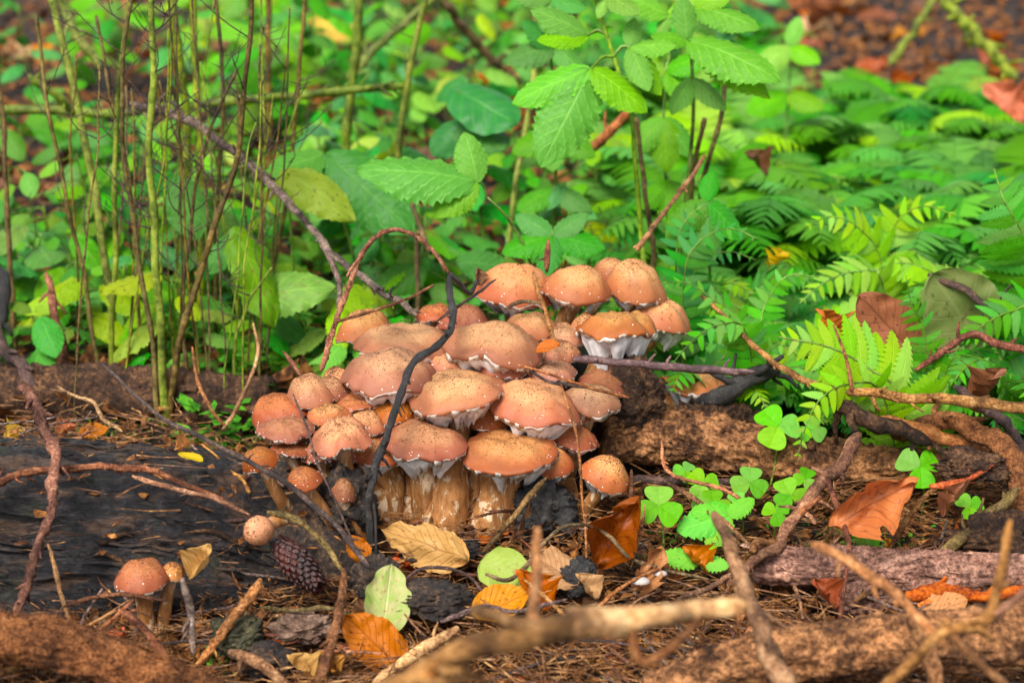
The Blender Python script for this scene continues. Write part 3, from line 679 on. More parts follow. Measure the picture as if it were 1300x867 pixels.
def lm(kind, mat, var):
    key = (kind, mat.name, var)
    if key in LM: return LM[key]
    s = var*3.7+1.1; rg = random.Random(var*77+len(kind))
    c = rg.uniform(-.5, .5)
    if kind == 'rasp': me = leaf_mesh('leaflet', mat, .33, .16, 15, 60, 6, .045, 7, -.35+c*.5, -.35, .0, .62, .80, .05, .025, s, slope=.30)
    elif kind == 'broad': me = leaf_mesh('leaf', mat, .31, .12, 13, 39, 5, .03, 6, -.5+c, -.4, .06, .50, .78, .16, .06, s, slope=.36)
    elif kind == 'round': me = leaf_mesh('leaf', mat, .42, .0, 13, 22, 5, .018, 5, -.4+c, -.35, .05, .46, .55, .20, .06, s, slope=.36)
    elif kind == 'lance': me = leaf_mesh('leaf', mat, .17, .08, 14, 42, 4, .02, 7, -.5+c, -.4, .1, .6, .95, .0, .04, s)
    elif kind == 'dry': me = leaf_mesh('leaf', mat, .31, .05, 11, 44, 7, .050, 9, c*1.8, c*1.6, .05, .55, .72, .0, .12, s, slope=.40, torn=.25)
    elif kind == 'curl': me = leaf_mesh('leaf', mat, .34, .04, 11, 44, 7, .030, 8, 1.2+c, 1.9, .15, .50, .60, .0, .20, s, slope=.38, torn=.45)
    elif kind == 'flat': me = leaf_mesh('leaf', mat, .36, .0, 11, 36, 7, .016, 7, .25, .25, .05, .50, .62, .0, .06, s, slope=.36, torn=.15)
    elif kind == 'mint': me = leaf_mesh('leaf', mat, .30, .26, 8, 48, 5, .05, 7, -.4, -.3, .05, .45, .62, .0, .03, s, slope=.3)
    elif kind == 'heart': me = leaf_mesh('leaflet', mat, .60, .0, 5, 26, 7, .0, 1, -.15, -.1, .22, .72, .34, .0, .03, s, notch=.24)
    elif kind == 'pinna': me = leaf_mesh('pinna', mat, .235, .45, 10, 60, 2, .0, 5, -.35+c*.5, -.2, .08, .22, .75, .0, .02, s)
    elif kind == 'blade': me = leaf_mesh('blade', mat, .018, .0, 5, 22, 2, .0, 1, -.9+c, .0, .5, .25, .6, .0, .01, s)
    elif kind == 'tiny': me = leaf_mesh('leaf', mat, .36, .0, 5, 4, 1, .0, 1, -.3, .0, .1, .5, .6, .0, .03, s)
    LM[key] = me; return me
def leaf_M(B, T, wpx=None, nrm=(0, -.35, 1), roll=0.0, wscale=1.0):
    """matrix taking a unit leaf onto base B -> tip T with its face towards nrm"""
    B, T = Vector(B), Vector(T); x = (T-B); L = x.length; x.normalize()
    n_ = Vector(nrm); n_ = (n_-x*n_.dot(x)).normalized(); y = n_.cross(x)
    M = Matrix((x, y, n_)).transposed().to_4x4(); M.translation = B
    return M @ Matrix.Rotation(roll, 4, 'X') @ Matrix.Diagonal((L, L*wscale, L, 1))
# ---------------------------------------------------------------- twigs
def twig(pts, r0, r1, mat, label, group=None, name='dead_twig', sides=9, rough=.16, pegs=.0, dens=1.0, forks=(), cat='twig', seed=None, tipmat=None):
    """pts: (px, py, y); r0, r1 radius in photo pixels; forks: lists of the same, with radii"""
    Wp = [W(*p) for p in pts]; sc = PX(sum(p[2] for p in pts)/len(pts))
    L = sum((b-a).length for a, b in zip(Wp, Wp[1:])); sd_ = seed if seed is not None else pts[0][0]*.137
    n = max(8, min(150, int(L/.0026*dens)))
    P = spline(Wp, n)
    r_ = .5*(r0+r1)*sc
    P = [p+Vector((nz(i*.11+sd_, 1, 2), nz(i*.11+sd_, 5, 2), nz(i*.11+sd_, 9, 2)))*r_*.9 for i, p in enumerate(P)]
    rad = [(r0+(r1-r0)*i/(n-1))*sc*(1+.45*max(0, nz(i*.17+sd_, 3, 3))-.25*max(0, nz(i*.06+sd_, 7, 3)))*min(1, .45+.2*min(i, n-1-i)) for i in range(n)]
    V, F, UV = tube(P, rad, sides, rough, 300, sd_, True, pegs, .6)
    rq = random.Random(int(sd_*1000)); bag = Bag(); bag.add(V, F, UV)
    for k in range(int(L/.017)):                                   # buds and broken stubs
        i = rq.randint(2, n-3); t = (P[i+1]-P[i-1]).normalized(); d = (t.orthogonal()*rq.uniform(-1, 1)+t.cross(t.orthogonal())*rq.uniform(-1, 1)+t*rq.uniform(.1, .9)).normalized()
        l = rad[i]*rq.uniform(1.5, 4.5); q = rad[i]*rq.uniform(.25, .5); bag.add(*tube([P[i], P[i]+d*l*.6, P[i]+d*l+t*l*.2], [q*1.5, q, q*.6], 5, .2, 300, k))
    V, F, UV = bag.V, bag.F, bag.UV
    low = min(P, key=lambda p: p.z)
    if not forks:
        o = put(name, V, F, mat, org=low, uv=UV); return tag(o, label, cat, group)
    r_o = root(name, low, label, cat, group); put('shaft', V, F, mat, r_o, uv=UV)
    if tipmat:
        Q = spline([W(*p) for p in tipmat[0]], 60); rq = [(tipmat[1]+(tipmat[2]-tipmat[1])*i/59)*sc*(1+.25*nz(i*.2, 4, 4))*min(1, .4+.2*(59-i)) for i in range(60)]
        V, F, UV = tube(Q, rq, 18, .2, 120, 9.0, True, 0, .4); tag(put('broken_tip', V, F, T_PALE, r_o, uv=UV), 'pale barkless tip')
    for fp, a, b in forks:
        Q = spline([W(*p) for p in fp], max(6, 5*len(fp)))
        V, F, UV = tube(Q, [(a+(b-a)*i/(len(Q)-1))*sc for i in range(len(Q))], 7, rough, 300, sd_+3, True, pegs, .6)
        put('side_shoot', V, F, mat, r_o, uv=UV)
    return r_o
TW = [
 # points, radii (px), material, label, options
 ([(166,132,.36),(232,150,.345),(300,195,.315),(350,240,.28),(395,290,.235),(420,320,.21),(470,360,.165),(530,400,.112)],6.5,4,T_GREY,'long fallen branch slanting down onto the back of the mushroom cluster',
   dict(name='fallen_branch',cat='branch',forks=[([(410,308,.22),(422,335,.20),(431,362,.18),(430,392,.15)],4.5,3),([(388,280,.245),(380,268,.24)],3,2),([(300,195,.315),(296,184,.31)],3,1.5),([(232,150,.345),(225,136,.34),(215,128,.34)],5,2)])),
 ([(408,470,.035),(416,440,.05),(425,412,.065),(440,370,.08),(462,320,.09),(478,300,.092),(498,292,.092),(522,296,.09),(545,314,.088),(571,349,.086)],3.8,2.6,T_RED,'thin red brown twig arching over the mushrooms to the black twig',
   dict(pegs=.35,forks=[([(428,408,.065),(470,396,.055),(520,378,.06),(550,362,.07)],2.2,1.6),([(462,322,.09),(448,338,.085),(440,352,.085)],2.4,1.4),([(545,314,.088),(538,306,.085)],2,1.2)])),
 ([(571,348,.085),(571,372,.075),(575,398,.050),(572,420,.034),(556,438,.020),(538,450,.008),(522,466,-.006),(509,496,-.022),(500,530,-.038),(488,562,-.048),(477,592,-.053),(470,625,-.055),(467,660,-.055),(473,700,-.060)],5.2,5.0,T_BLACK,'black bent twig draped down across the mushroom caps',
   dict(name='black_twig',rough=.2,forks=[([(571,349,.085),(582,358,.09),(596,372,.10),(606,356,.105)],4,3),([(470,625,-.055),(476,655,-.058),(478,720,-.07)],2.2,1.4)])),
 ([(728,455,.038),(790,461,.040),(850,466,.044),(905,470,.05),(958,472,.052)],5.5,5.5,T_PURPLE,'straight purple brown stick poking out from under the upper mushrooms',dict(name='stick',cat='stick',rough=.06)),
 ([(896,512,.085),(915,500,.085),(942,486,.09),(990,468,.10)],13,10,T_BLACK,'black broken branch stub leaning on the brown bark log',dict(name='branch_stub',cat='branch',sides=14,rough=.22,forks=[([(935,488,.088),(912,478,.082),(897,470,.08)],6,3),([(975,473,.098),(1000,480,.098),(1012,492,.098)],5,2.5)])),
 ([(886,370,.14),(920,402,.12),(950,433,.10),(985,462,.07),(1030,486,.045),(1080,497,.03),(1150,504,.02),(1230,510,.01),(1330,522,0)],2.2,8.5,T_TAN,'long tan twig thinning to a dark tip over the bright fern',dict(name='long_twig',rough=.08,forks=[([(1082,497,.028),(1074,455,.03),(1058,412,.035)],3,1.6)])),
 ([(1052,511,.03),(1095,530,.03),(1140,545,.03),(1185,565,.028)],13,9,BARK_DARK,'dark bark covered broken branch with an orange torn tip',dict(name='broken_branch',cat='branch',sides=14,rough=.2,forks=[([(1185,565,.028),(1215,585,.015),(1232,596,.012)],5,3)])),
 ([(1120,534,.045),(1180,552,.042),(1258,573,.04)],11,9,T_ORANGE,'orange peeled branch behind the dark broken branch',dict(name='peeled_branch',cat='branch',sides=14,rough=.08)),
 ([(1130,556,.055),(1180,536,.05),(1235,541,.03),(1275,572,.01),(1296,612,-.01),(1312,668,-.03)],9,19,BARK_FUZZ,'curved weathered root bending round the end of the bark log',dict(name='root',cat='root',sides=16,rough=.22)),
 ([(1178,349,.20),(1215,365,.19),(1250,386,.18),(1300,410,.17)],4.5,6,T_DARK,'dark red twig leaning in front of the olive leaf',dict(forks=[([(1262,391,.18),(1275,372,.175),(1283,362,.172)],2.5,1.5)])),
 ([(1162,470,.12),(1195,448,.12),(1232,425,.12),(1270,438,.115),(1320,452,.11)],4.5,5.5,T_RED,'angled reddish twig below the olive leaf',dict()),
 ([(1210,488,.03),(1250,520,.03),(1282,545,.03),(1310,580,.02)],5,7,T_DARK,'knobbly dark twig crossing the weathered root',dict(pegs=.4)),
 ([(1090,552,.0),(1068,586,-.02),(1045,612,-.03),(1010,655,-.06),(990,690,-.085),(955,712,-.11),(930,742,-.12)],11,6,T_RED,'forked twig running from the bark log down over the grey log',dict(name='forked_twig',sides=12,rough=.18,forks=[([(1010,655,-.06),(1030,640,-.06),(1042,630,-.06)],5,3),([(985,690,-.085),(962,688,-.1),(955,700,-.11)],6,5),([(1050,606,-.03),(1063,645,-.055),(1078,690,-.10),(1072,740,-.12),(1066,790,-.13)],4,3)])),
 ([(1186,710,-.085),(1240,668,-.06),(1292,620,-.03)],8,8,T_OLIVE,'straight yellowish stick leaning on the grey log',dict(name='stick',cat='stick',rough=.08)),
 ([(1126,700,-.06),(1150,662,-.055),(1176,628,-.05),(1190,622,-.045)],3.8,3,T_TAN,'knobbly pale twig beside the yellowish stick',dict(pegs=.5)),
 ([(1082,640,-.055),(1110,652,-.06),(1140,660,-.06)],2.5,2,T_RED,'thin twig lying across the orange red leaf',dict()),
 # foreground
 ([(905,650,-.25),(925,690,-.265),(948,752,-.29),(970,805,-.31),(1000,890,-.34)],8,14,T_TAN,'upright brown stick standing in front of the grey log',dict(name='stick',cat='stick',sides=12,rough=.1)),
 ([(440,905,-0.520),(540,850,-0.505),(620,818,-0.500),(700,800,-0.490),(740,792,-0.485)],14,20,T_TAN,'thick broken branch with a pale tip lying across before the litter',dict(name='thick_branch',cat='branch',sides=16,rough=.16,tipmat=([(722,792,-0.485),(790,788,-0.480),(860,776,-0.470),(948,768,-0.460)],22,12), forks=[([(800,795,-0.480),(815,840,-0.480),(860,815,-0.475),(890,780,-0.470)],8,6),([(600,774,-0.500),(660,792,-0.495),(720,805,-0.490)],10,9),([(560,842,-0.505),(500,880,-0.510),(470,900,-0.520)],12,9)])),
 ([(683,668,-.44),(680,720,-.45),(678,770,-.47),(684,800,-.485)],7,8,T_TAN,'upright twig rising from the thick broken branch',dict()),
 ([(620,695,-.25),(560,752,-.26),(500,800,-.27)],0.1,0.1,T_TAN,'',dict(skip=1)),
 ([(1030,690,-.34),(1075,712,-.35),(1120,740,-.36),(1160,775,-.37),(1200,822,-.38)],8,7,T_TAN,'tan twig slanting over the red brown log',dict()),
 ([(1110,880,-.40),(1160,838,-.40),(1205,800,-.40),(1252,785,-.40),(1268,735,-.395),(1285,660,-.39)],8,7,T_TAN,'bent tan twig sticking up in front of the red brown log',dict(forks=[([(1205,800,-.40),(1230,830,-.40),(1290,880,-.40)],7,6),([(1252,785,-.40),(1290,760,-.40),(1330,720,-.40)],6,5)])),
 ([(1150,770,-.30),(1180,830,-.31),(1195,900,-.32)],12,12,BARK_BROWN,'stubby brown root standing against the red brown log',dict(name='root',cat='root',sides=14)),
 ([(970,790,-.17),(930,818,-.17),(890,840,-.175),(840,862,-.18)],5,4,T_TAN,'tan twig behind the upright brown stick',dict(pegs=.3)),
 # left
 ([(28,488,-.02),(48,522,-.035),(62,552,-.05),(70,590,-.075),(66,640,-.10),(50,690,-.12),(36,735,-.135),(20,785,-.16)],7.5,5,T_RED,'knobbly red brown twig bowed against the black decaying log',dict(pegs=.5,rough=.2)),
 ([(-40,632,-.075),(20,603,-.06),(80,595,-.058),(150,592,-.058),(210,604,-.066),(260,625,-.08),(306,648,-.092)],6,3,T_RED,'red brown twig lying lengthwise on the black log',dict(pegs=.3)),
 ([(168,604,-.075),(215,618,-.085),(262,630,-.09),(318,653,-.10)],3.5,2.5,T_TAN,'thin tan twig forking away on the black log',dict(pegs=.3)),
 ([(128,460,.02),(165,495,-.01),(210,533,-.055),(290,572,-.082),(360,612,-.098),(420,660,-.105),(445,690,-.11),(470,722,-.12)],2.2,4.2,T_DARK,'long thin dark twig crossing the log below the reddish buttons',dict(rough=.08)),
 ([(372,500,-.03),(392,548,-.052),(400,580,-.062),(418,620,-.072),(438,665,-.09),(450,690,-.10)],1.6,1.4,T_DARK,'fine dark twig hanging over the notched mushroom',dict()),
 ([(58,346,.32),(68,390,.31),(76,430,.30),(84,482,.29)],5,7,T_RED,'short red brown stick standing behind the brown log',dict(name='stick',cat='stick')),
 ([(-20,392,.25),(5,440,.24),(28,470,.23),(50,500,.215)],9,9,T_DARK,'thick dark stick leaning on the brown log',dict(name='stick',cat='stick',sides=12)),
 ([(-10,335,.30),(4,360,.29),(2,400,.28),(-14,430,.27)],9,7,T_BLACK,'blackened bent branch end behind the brown log',dict(name='stick',cat='stick',sides=12)),
 ([(360,446,.11),(372,462,.10),(383,480,.09)],3,3.5,T_TAN,'short tan splinter behind the arched twig foot',dict()),
 ([(322,410,.16),(328,440,.16),(318,480,.15),(300,520,.15),(282,545,.15)],2.2,3,T_TAN,'thin pale stalk bent over the brown log',dict()),
 ([(245,440,.16),(250,480,.155),(268,520,.15),(285,540,.15)],2.2,2.5,T_TAN,'thin tan stalk crossing the brown log',dict()),
 ([(232,735,-.19),(240,775,-.19),(248,830,-.20)],6,5,T_GREY,'short grey twig beside the ringed mushroom',dict()),
 ([(330,735,-.15),(312,765,-.165),(285,800,-.18),(250,842,-.20)],7,5,T_TAN,'knobbly tan twig below the dark cone',dict(pegs=.4)),
 ([(148,772,-.185),(180,795,-.19),(205,825,-.20),(232,875,-.215)],6,5,T_RED,'red brown twig lying over the mossy log',dict(pegs=.3)),
 ([(120,802,-.18),(150,780,-.175),(170,760,-.17)],3.5,3,T_TAN,'short tan twig beside the mossy log',dict()),
 ([(437,722,-.15),(432,765,-.165),(425,800,-.18),(402,875,-.21)],5.5,9,T_RED,'upright brown twig between cone and yellow spotted leaf',dict()),
 ([(290,825,-.20),(330,845,-.205),(380,880,-.21)],9,7,T_RED,'brown twig running out under the pale curled leaf',dict()),
 ([(470,872,-.20),(510,842,-.19),(545,818,-.18),(582,796,-.17)],9,8,T_PALE,'pale cut stick with a dark knot beside the orange ribbed leaf',dict(name='stick',cat='stick',sides=12,rough=.1)),
 ([(696,604,-.028),(672,630,-.04),(645,664,-.048),(610,704,-.062)],4.5,3.5,T_OLIVE,'diagonal stick propped against the mushroom stems',dict(name='stick',cat='stick')),
 ([(712,488,-.01),(726,530,-.025),(735,570,-.035),(739,630,-.04),(744,690,-.05),(746,735,-.06)],2,1.8,T_TAN,'long thin upright twig beside the lone tilted mushroom',dict()),
 ([(617,728,-.12),(650,735,-.12),(690,690,-.085),(715,668,-.075),(748,668,-.075),(775,682,-.085),(800,708,-.10),(840,722,-.10),(900,735,-.10)],3,2.4,T_OLIVE,'thin grey green twig arching over the black wood chunk',dict()),
 ([(677,346,.125),(684,372,.10),(693,400,.085),(706,438,.060)],2.8,2.8,T_TAN,'short pale twig stuck between the upper mushrooms',dict()),
 ([(553,408,.075),(585,388,.08),(608,370,.085),(630,354,.115)],2.2,1.8,T_DARK,'thin dark twig lying over the mushroom crowns',dict()),
 ([(672,470,.022),(695,484,.012),(720,488,.012),(750,492,.012)],2.4,2,T_DARK,'short dark mossy twig on a flat brown mushroom',dict()),
 ([(655,462,.026),(700,476,.008),(755,494,.004),(800,505,.008)],1.6,2.2,T_TAN,'thin tan straw lying across the pale mushrooms',dict()),
 ([(895,198,.34),(870,235,.31),(845,268,.27),(808,317,.19)],3,3.5,T_TAN,'orange brown stick leaning onto the highest mushroom',dict(name='stick',cat='stick',rough=.06)),
 ([(697,303,.19),(695,322,.185),(694,345,.18)],4,4,T_RED,'short upright brown stub behind the topmost caps',dict()),
 ([(640,392,.10),(660,384,.10),(690,386,.10)],3,2.5,T_OLIVE,'short mossy twig between the topmost caps and the broad tan one',dict()),
 ([(800,596,.0),(802,625,-.01),(797,660,-.03)],3,3,T_RED,'short red twig stub beside the lone tilted mushroom',dict()),
 ([(840,560,.02),(850,600,.0),(920,622,-.02),(960,648,-.04)],2.6,2.6,T_TAN,'thin twig running through the wood sorrel',dict(pegs=.3)),
 ([(846,612,-.02),(880,632,-.035),(920,662,-.05),(950,690,-.07)],3.8,3,T_RED,'red brown twig across the bright seedling leaves',dict()),
 ([(770,612,.03),(860,610,.035),(960,612,.03)],7,5,T_DARK,'dark twig under the bark log behind the wood sorrel',dict()),
 ([(800,720,-.09),(812,680,-.07),(820,640,-.06)],2.2,2,T_TAN,'thin upright twig beside the rusty leaf',dict()),
 ([(610,760,-.14),(650,790,-.16),(690,830,-.17)],2.6,2.2,T_TAN,'thin twig in front of the yellow green leaf',dict()),
 ([(665,735,-.13),(700,765,-.14),(725,790,-.15)],3.2,2.8,T_TAN,'short pale twig across the ribbed tan leaf',dict()),
 ([(985,800,-.13),(1030,800,-.135),(1080,812,-.14)],2.6,2.2,T_TAN,'thin looping twig under the grey log',dict()),
 ([(505,745,-.12),(540,720,-.10),(590,728,-.105),(620,760,-.12)],2.6,2.2,T_DARK,'dark twig arching over the litter before the mushroom stems',dict()),
 ([(340,650,-.11),(380,660,-.11),(410,690,-.115),(435,725,-.13)],5,4,T_OLIVE,'mossy rotten stick beside the dark cone',dict(name='stick',cat='stick')),
 ([(455,600,-.01),(457,640,-.02),(452,700,-.06)],4,4,T_DARK,'dark upright twig beside the black bent twig',dict()),
]
TW += [([(1148,752,-.128),(1190,750,-.128),(1250,756,-.130),(1330,742,-.13)],11,7,T_ORANGE,'splintered orange wood strip under the grey log',dict(name='wood_splinter',cat='wood',sides=12,rough=.3)),
 ([(1165,768,-.135),(1200,760,-.132),(1245,748,-.128)],7,3,T_ORANGE,'short orange splinter under the grey log',dict(name='wood_splinter',cat='wood',rough=.3)),
 ([(1180,618,-.02),(1225,610,-.02),(1262,590,-.015)],6,3,T_ORANGE,'orange splinter beside the wood sorrel on the bark log end',dict(name='wood_splinter',cat='wood',rough=.3)),
 ([(1085,762,-.12),(1130,735,-.10),(1160,705,-.09)],4,3,T_RED,'red brown twig lying over the grey log',dict(pegs=.4)),
 ([(560,790,-.16),(610,770,-.15),(660,775,-.15),(720,760,-.145)],3.5,2.5,T_GREY,'grey twig winding behind the thick broken branch',dict(pegs=.4)),
 ([(740,790,-.155),(790,745,-.125),(850,715,-.10)],3,2.2,T_TAN,'tan twig slanting up to the crinkled seedling',dict(pegs=.4)),
 ([(860,760,-.13),(900,745,-.12),(950,720,-.10),(985,700,-.09)],4,3,T_RED,'knobbly twig behind the upright brown stick',dict(pegs=.5)),
 ([(80,770,-.15),(140,755,-.145),(215,762,-.15)],3.2,2.4,T_RED,'thin red twig at the foot of the black log',dict(pegs=.4)),
 ([(60,690,-.12),(72,730,-.13),(88,790,-.15)],3.5,2.8,T_TAN,'short tan twig beside the bowed knobbly twig',dict(pegs=.3)),
 ([(330,770,-.145),(370,775,-.15),(420,772,-.15),(470,790,-.155)],3,2.4,T_OLIVE,'thin olive twig below the dark cone',dict(pegs=.4)),
 ([(1000,830,-.19),(1060,795,-.17),(1120,790,-.165)],3.6,2.8,T_TAN,'tan twig lying along the red brown log',dict(pegs=.4)),
]
for p, a, b, m, lab, op in TW:
    if op.get('skip'): continue
    twig(p, a, b, m, lab, **op)
# ---------------------------------------------------------------- single dry leaves that can be told apart
def dry_leaf(b, t, kind, mat, label, wscale=1.0, nrm=(0, -.5, 1), roll=0.0, var=0, group=None, name='dry_leaf'):
    o = inst(name, lm(kind, mat, var), leaf_M(W(*b), W(*t), None, nrm, roll, wscale))
    return tag(o, label, 'leaf', group)
DL = [
 ((594,712,-.085),(478,664,-.055),'dry',D_TAN,'tan beech leaf with pleated ribs lying at the foot of the stems',dict(wscale=.75,nrm=(.1,-.9,.6),var=1)),
 ((512,848,-.175),(438,783,-.155),'dry',D_ORANGE,'orange ribbed beech leaf beside the yellow spotted leaf',dict(wscale=1.15,nrm=(0,-.8,.7),var=2)),
 ((486,808,-.155),(494,722,-.115),'flat',D_SPOT,'yellow green spotted leaf standing in the litter',dict(wscale=.85,nrm=(.2,-1,.3),var=1)),
 ((610,712,-.095),(676,742,-.11),'flat',D_YG,'bright yellow green leaf lying before the mushroom stems',dict(wscale=1.15,nrm=(0,-.8,.7),var=2)),
 ((758,720,-.08),(812,632,-.045),'curl',D_RUST,'rusty brown leaf propped upright beside the wood sorrel',dict(wscale=.95,nrm=(-.2,-1,.2),var=1)),
 ((1056,668,-.075),(1146,610,-.045),'curl',D_RED,'orange red leaf propped against the bark log',dict(wscale=.9,nrm=(.1,-1,.35),var=3)),
 ((1160,450,.14),(1088,372,.15),'flat',D_RUST,'large rusty leaf standing among the ferns',dict(wscale=.95,nrm=(-.2,-1,.3),var=4)),
 ((1070,438,.15),(1008,412,.15),'curl',D_RED,'reddish curled leaf lying behind the bright fern',dict(var=5)),
 ((1250,440,.19),(1178,345,.20),'flat',D_OLIVE,'big olive green fading leaf behind the dark red twig',dict(wscale=1.25,nrm=(0,-1,.35),var=6)),
 ((680,444,.052),(712,440,.048),'flat',D_ORANGE,'small orange leaf scrap lying on a pale mushroom',dict(wscale=.9,nrm=(0,-.6,1),var=7)),
 ((735,742,-.115),(672,700,-.09),'dry',D_TAN,'pinkish tan ribbed leaf behind the upright twig',dict(nrm=(.2,-.9,.6),var=8)),
 ((812,752,-.11),(834,700,-.085),'curl',D_ORANGE,'narrow orange leaf standing by the white shell bits',dict(nrm=(0,-1,.3),var=9)),
 ((600,780,-.14),(672,758,-.125),'flat',D_ORANGE,'flat orange leaf under the yellow green leaf',dict(var=10)),
 ((700,772,-.13),(648,738,-.115),'curl',D_RED,'red brown leaf beneath the upright twig',dict(var=11)),
 ((976,340,.33),(1012,333,.32),'curl',D_YELLOW,'yellow leaf resting on the fern fronds',dict(var=12)),
 ((1310,150,.9),(1246,128,.95),'curl',D_RED,'pink red fallen leaf on the far greenery',dict(var=13,nrm=(0,-1,.5))),
 ((975,218,.60),(945,202,.62),'curl',D_BROWN,'brown curled leaf lying on the far greenery',dict(var=14)),
 ((470,716,-.085),(436,682,-.075),'dry',D_RED,'orange red leaf under the long thin dark twig',dict(nrm=(.4,-.8,.5),var=15)),
 ((402,858,-.20),(358,842,-.195),'curl',D_TAN,'pale curled leaf with a thin stalk beside the brown twig',dict(var=16)),
 ((432,856,-.19),(392,838,-.185),'curl',D_ORANGE,'small orange leaf touching the pale curled leaf',dict(var=17)),
 ((445,52,1.9),(385,40,2.0),'flat',D_YELLOW,'yellow leaf on the far dark litter',dict(var=18)),
 ((100,552,.15),(138,546,.16),'flat',D_ORANGE,'orange leaf lying under the brown log',dict(var=19)),
 ((70,552,.15),(98,548,.16),'curl',D_RED,'red brown leaf wedged under the brown log',dict(var=20)),
 ((5,556,.14),(34,552,.15),'curl',D_YELLOW,'small yellow leaf beside the brown log',dict(var=21)),
 ((240,735,-.12),(275,702,-.10),'curl',D_TAN,'crumpled tan leaf beside the tiny tan mushroom',dict(var=22)),
 ((245,560,-.06),(222,582,-.07),'curl',D_TAN,'small tan leaf scrap on top of the black log',dict(var=23)),
 ((258,585,-.075),(226,578,-.07),'flat',D_YELLOW,'yellow leaf scrap on top of the black log',dict(var=24,wscale=.5)),
 ((1100,480,.10),(1080,455,.11),'curl',D_ORANGE,'small orange leaf under the bright fern',dict(var=25)),
 ((1170,780,-.14),(1230,765,-.14),'flat',D_ORANGE,'orange leaf below the splintered bark strip',dict(var=27)),
 ((1065,770,-.125),(1025,745,-.11),'curl',D_RUST,'curled rust leaf tucked under the grey log',dict(var=28)),
 ((900,728,-.08),(860,700,-.07),'curl',D_RED,'orange red leaf behind the crinkled seedling leaf',dict(var=29)),
 ((700,662,-.02),(655,690,-.03),'curl',D_BROWN,'dark brown curled leaf beside the diagonal stick',dict(var=30)),
 ((760,760,-.12),(725,735,-.11),'curl',D_TAN,'pale tan leaf fragment before the rusty leaf',dict(var=31)),
 ((1225,506,.05),(1300,498,.05),'curl',D_BROWN,'flat brown bark sheet behind the long tan twig',dict(var=33,wscale=.6)),
 ((1195,655,-.05),(1240,615,-.04),'curl',D_RUST,'rust curled strip beside the yellowish stick',dict(var=34,wscale=.5)),
 ((610,362,.135),(600,340,.14),'curl',D_BROWN,'dark crumpled leaf caught by the black twig',dict(var=35,wscale=1.3)),
]
for b, t, k, m, lab, op in DL: dry_leaf(b, t, k, m, lab, **op)
# ---------------------------------------------------------------- raspberry-like plants
def stalk_tube(bag, P, r0, r1, n=12, sides=6):
    Q = spline(P, n); bag.add(*tube(Q, [r0+(r1-r0)*i/(n-1) for i in range(n)], sides, .05, 200, 1.0))
def leafy_plant(name, label, cat, stem_pts, leaves, kind, mat, smat, r=.0016, group=None, nrm=(0, -.75, .8)):
    """leaves: (joint, [tips...]) each (px,py,y)"""
    SP = [W(*p) for p in stem_pts]; b0 = SP[0].copy(); b0.z = ground_z(b0.x, b0.y)-.003
    P = [b0]+SP[1:] if SP[0].z < .03 else [b0]+SP
    rt = root(name, b0, label, cat, group); bag = Bag(); stalk_tube(bag, P, r*1.3, r*.7, 28, 7)
    put('stem', bag.V, bag.F, smat, rt, uv=bag.UV)
    for li, lf in enumerate(leaves):
        J = W(*lf[0]); near = min(spline(P, 40), key=lambda q: (q-J).length)
        bg_ = Bag(); stalk_tube(bg_, [near, near.lerp(J, .5)+Vector((0, 0, .004)), J], r*.7, r*.5)
        pt = put('petiole', bg_.V, bg_.F, smat, rt, uv=bg_.UV)
        for ti, t in enumerate(lf[1]):
            T_ = W(*t[:3]); wsc = t[3] if len(t) > 3 else 1.0
            rg = random.Random(li*31+ti*7+int(t[0]))
            d = (T_-J); nn = Vector(nrm)+Vector((rg.uniform(-.25, .25), 0, rg.uniform(-.2, .2)))
            inst('leaflet', lm(kind, mat, rg.randint(0, 3)), leaf_M(J+d*.04, T_, None, nn, 0, wsc), pt)
    return rt
leafy_plant('raspberry_plant', 'tall raspberry plant with bright serrated leaves behind the top of the cluster', 'plant',
  [(822,395,.30),(814,300,.30),(806,200,.29),(800,140,.29),(775,60,.29),(748,-25,.30)],
  [((750,88,.27),[(686,210,.235,.92),(646,124,.26,.8),(828,132,.25,.95)]),
   ((746,46,.30),[(680,4,.29,.9),(683,46,.28,.75),(778,32,.29,.9)]),
   ((800,60,.28),[(842,118,.26,.9),(824,112,.25,.8),(860,52,.28,.9),(806,20,.29)]),
   ((770,-5,.29),[(735,-40,.28),(812,14,.27),(758,22,.28,.9)])],'rasp',L_RASP,STALK_GREEN,.0020)
leafy_plant('raspberry_plant', 'raspberry plant with long leaves hanging over the ferns', 'plant',
  [(862,330,.36),(872,240,.36),(880,150,.36),(878,80,.35),(870,-20,.35)],
  [((872,52,.31),[(992,80,.26,.82),(985,106,.27,.62),(930,88,.29,.8),(868,-6,.31),(832,38,.29,.9)]),
   ((878,100,.33),[(925,135,.31,.8),(850,140,.31,.9)]),
   ((880,10,.33),[(930,-20,.32),(965,22,.30,.8)])],'rasp',L_RASP,STALK_GREEN,.0018)
leafy_plant('raspberry_plant', 'single pale three part leaf standing behind the long branch and arched twig', 'plant',
  [(690,420,.26),(672,330,.25),(645,278,.245),(618,250,.24)],
  [((606,232,.235),[(456,196,.215,.80),(592,166,.24,1.1),(548,268,.215,1.05)])],'rasp',L_RASP,STALK_GREEN,.0013)
leafy_plant('raspberry_plant', 'dark drooping raspberry leaves beside the orange brown stick', 'plant',
  [(905,420,.28),(900,330,.27),(892,262,.26)],
  [((896,256,.25),[(902,340,.225),(948,300,.24),(845,300,.23),(905,215,.26)])],'rasp',L_RASPD,STALK_GREEN,.0013)
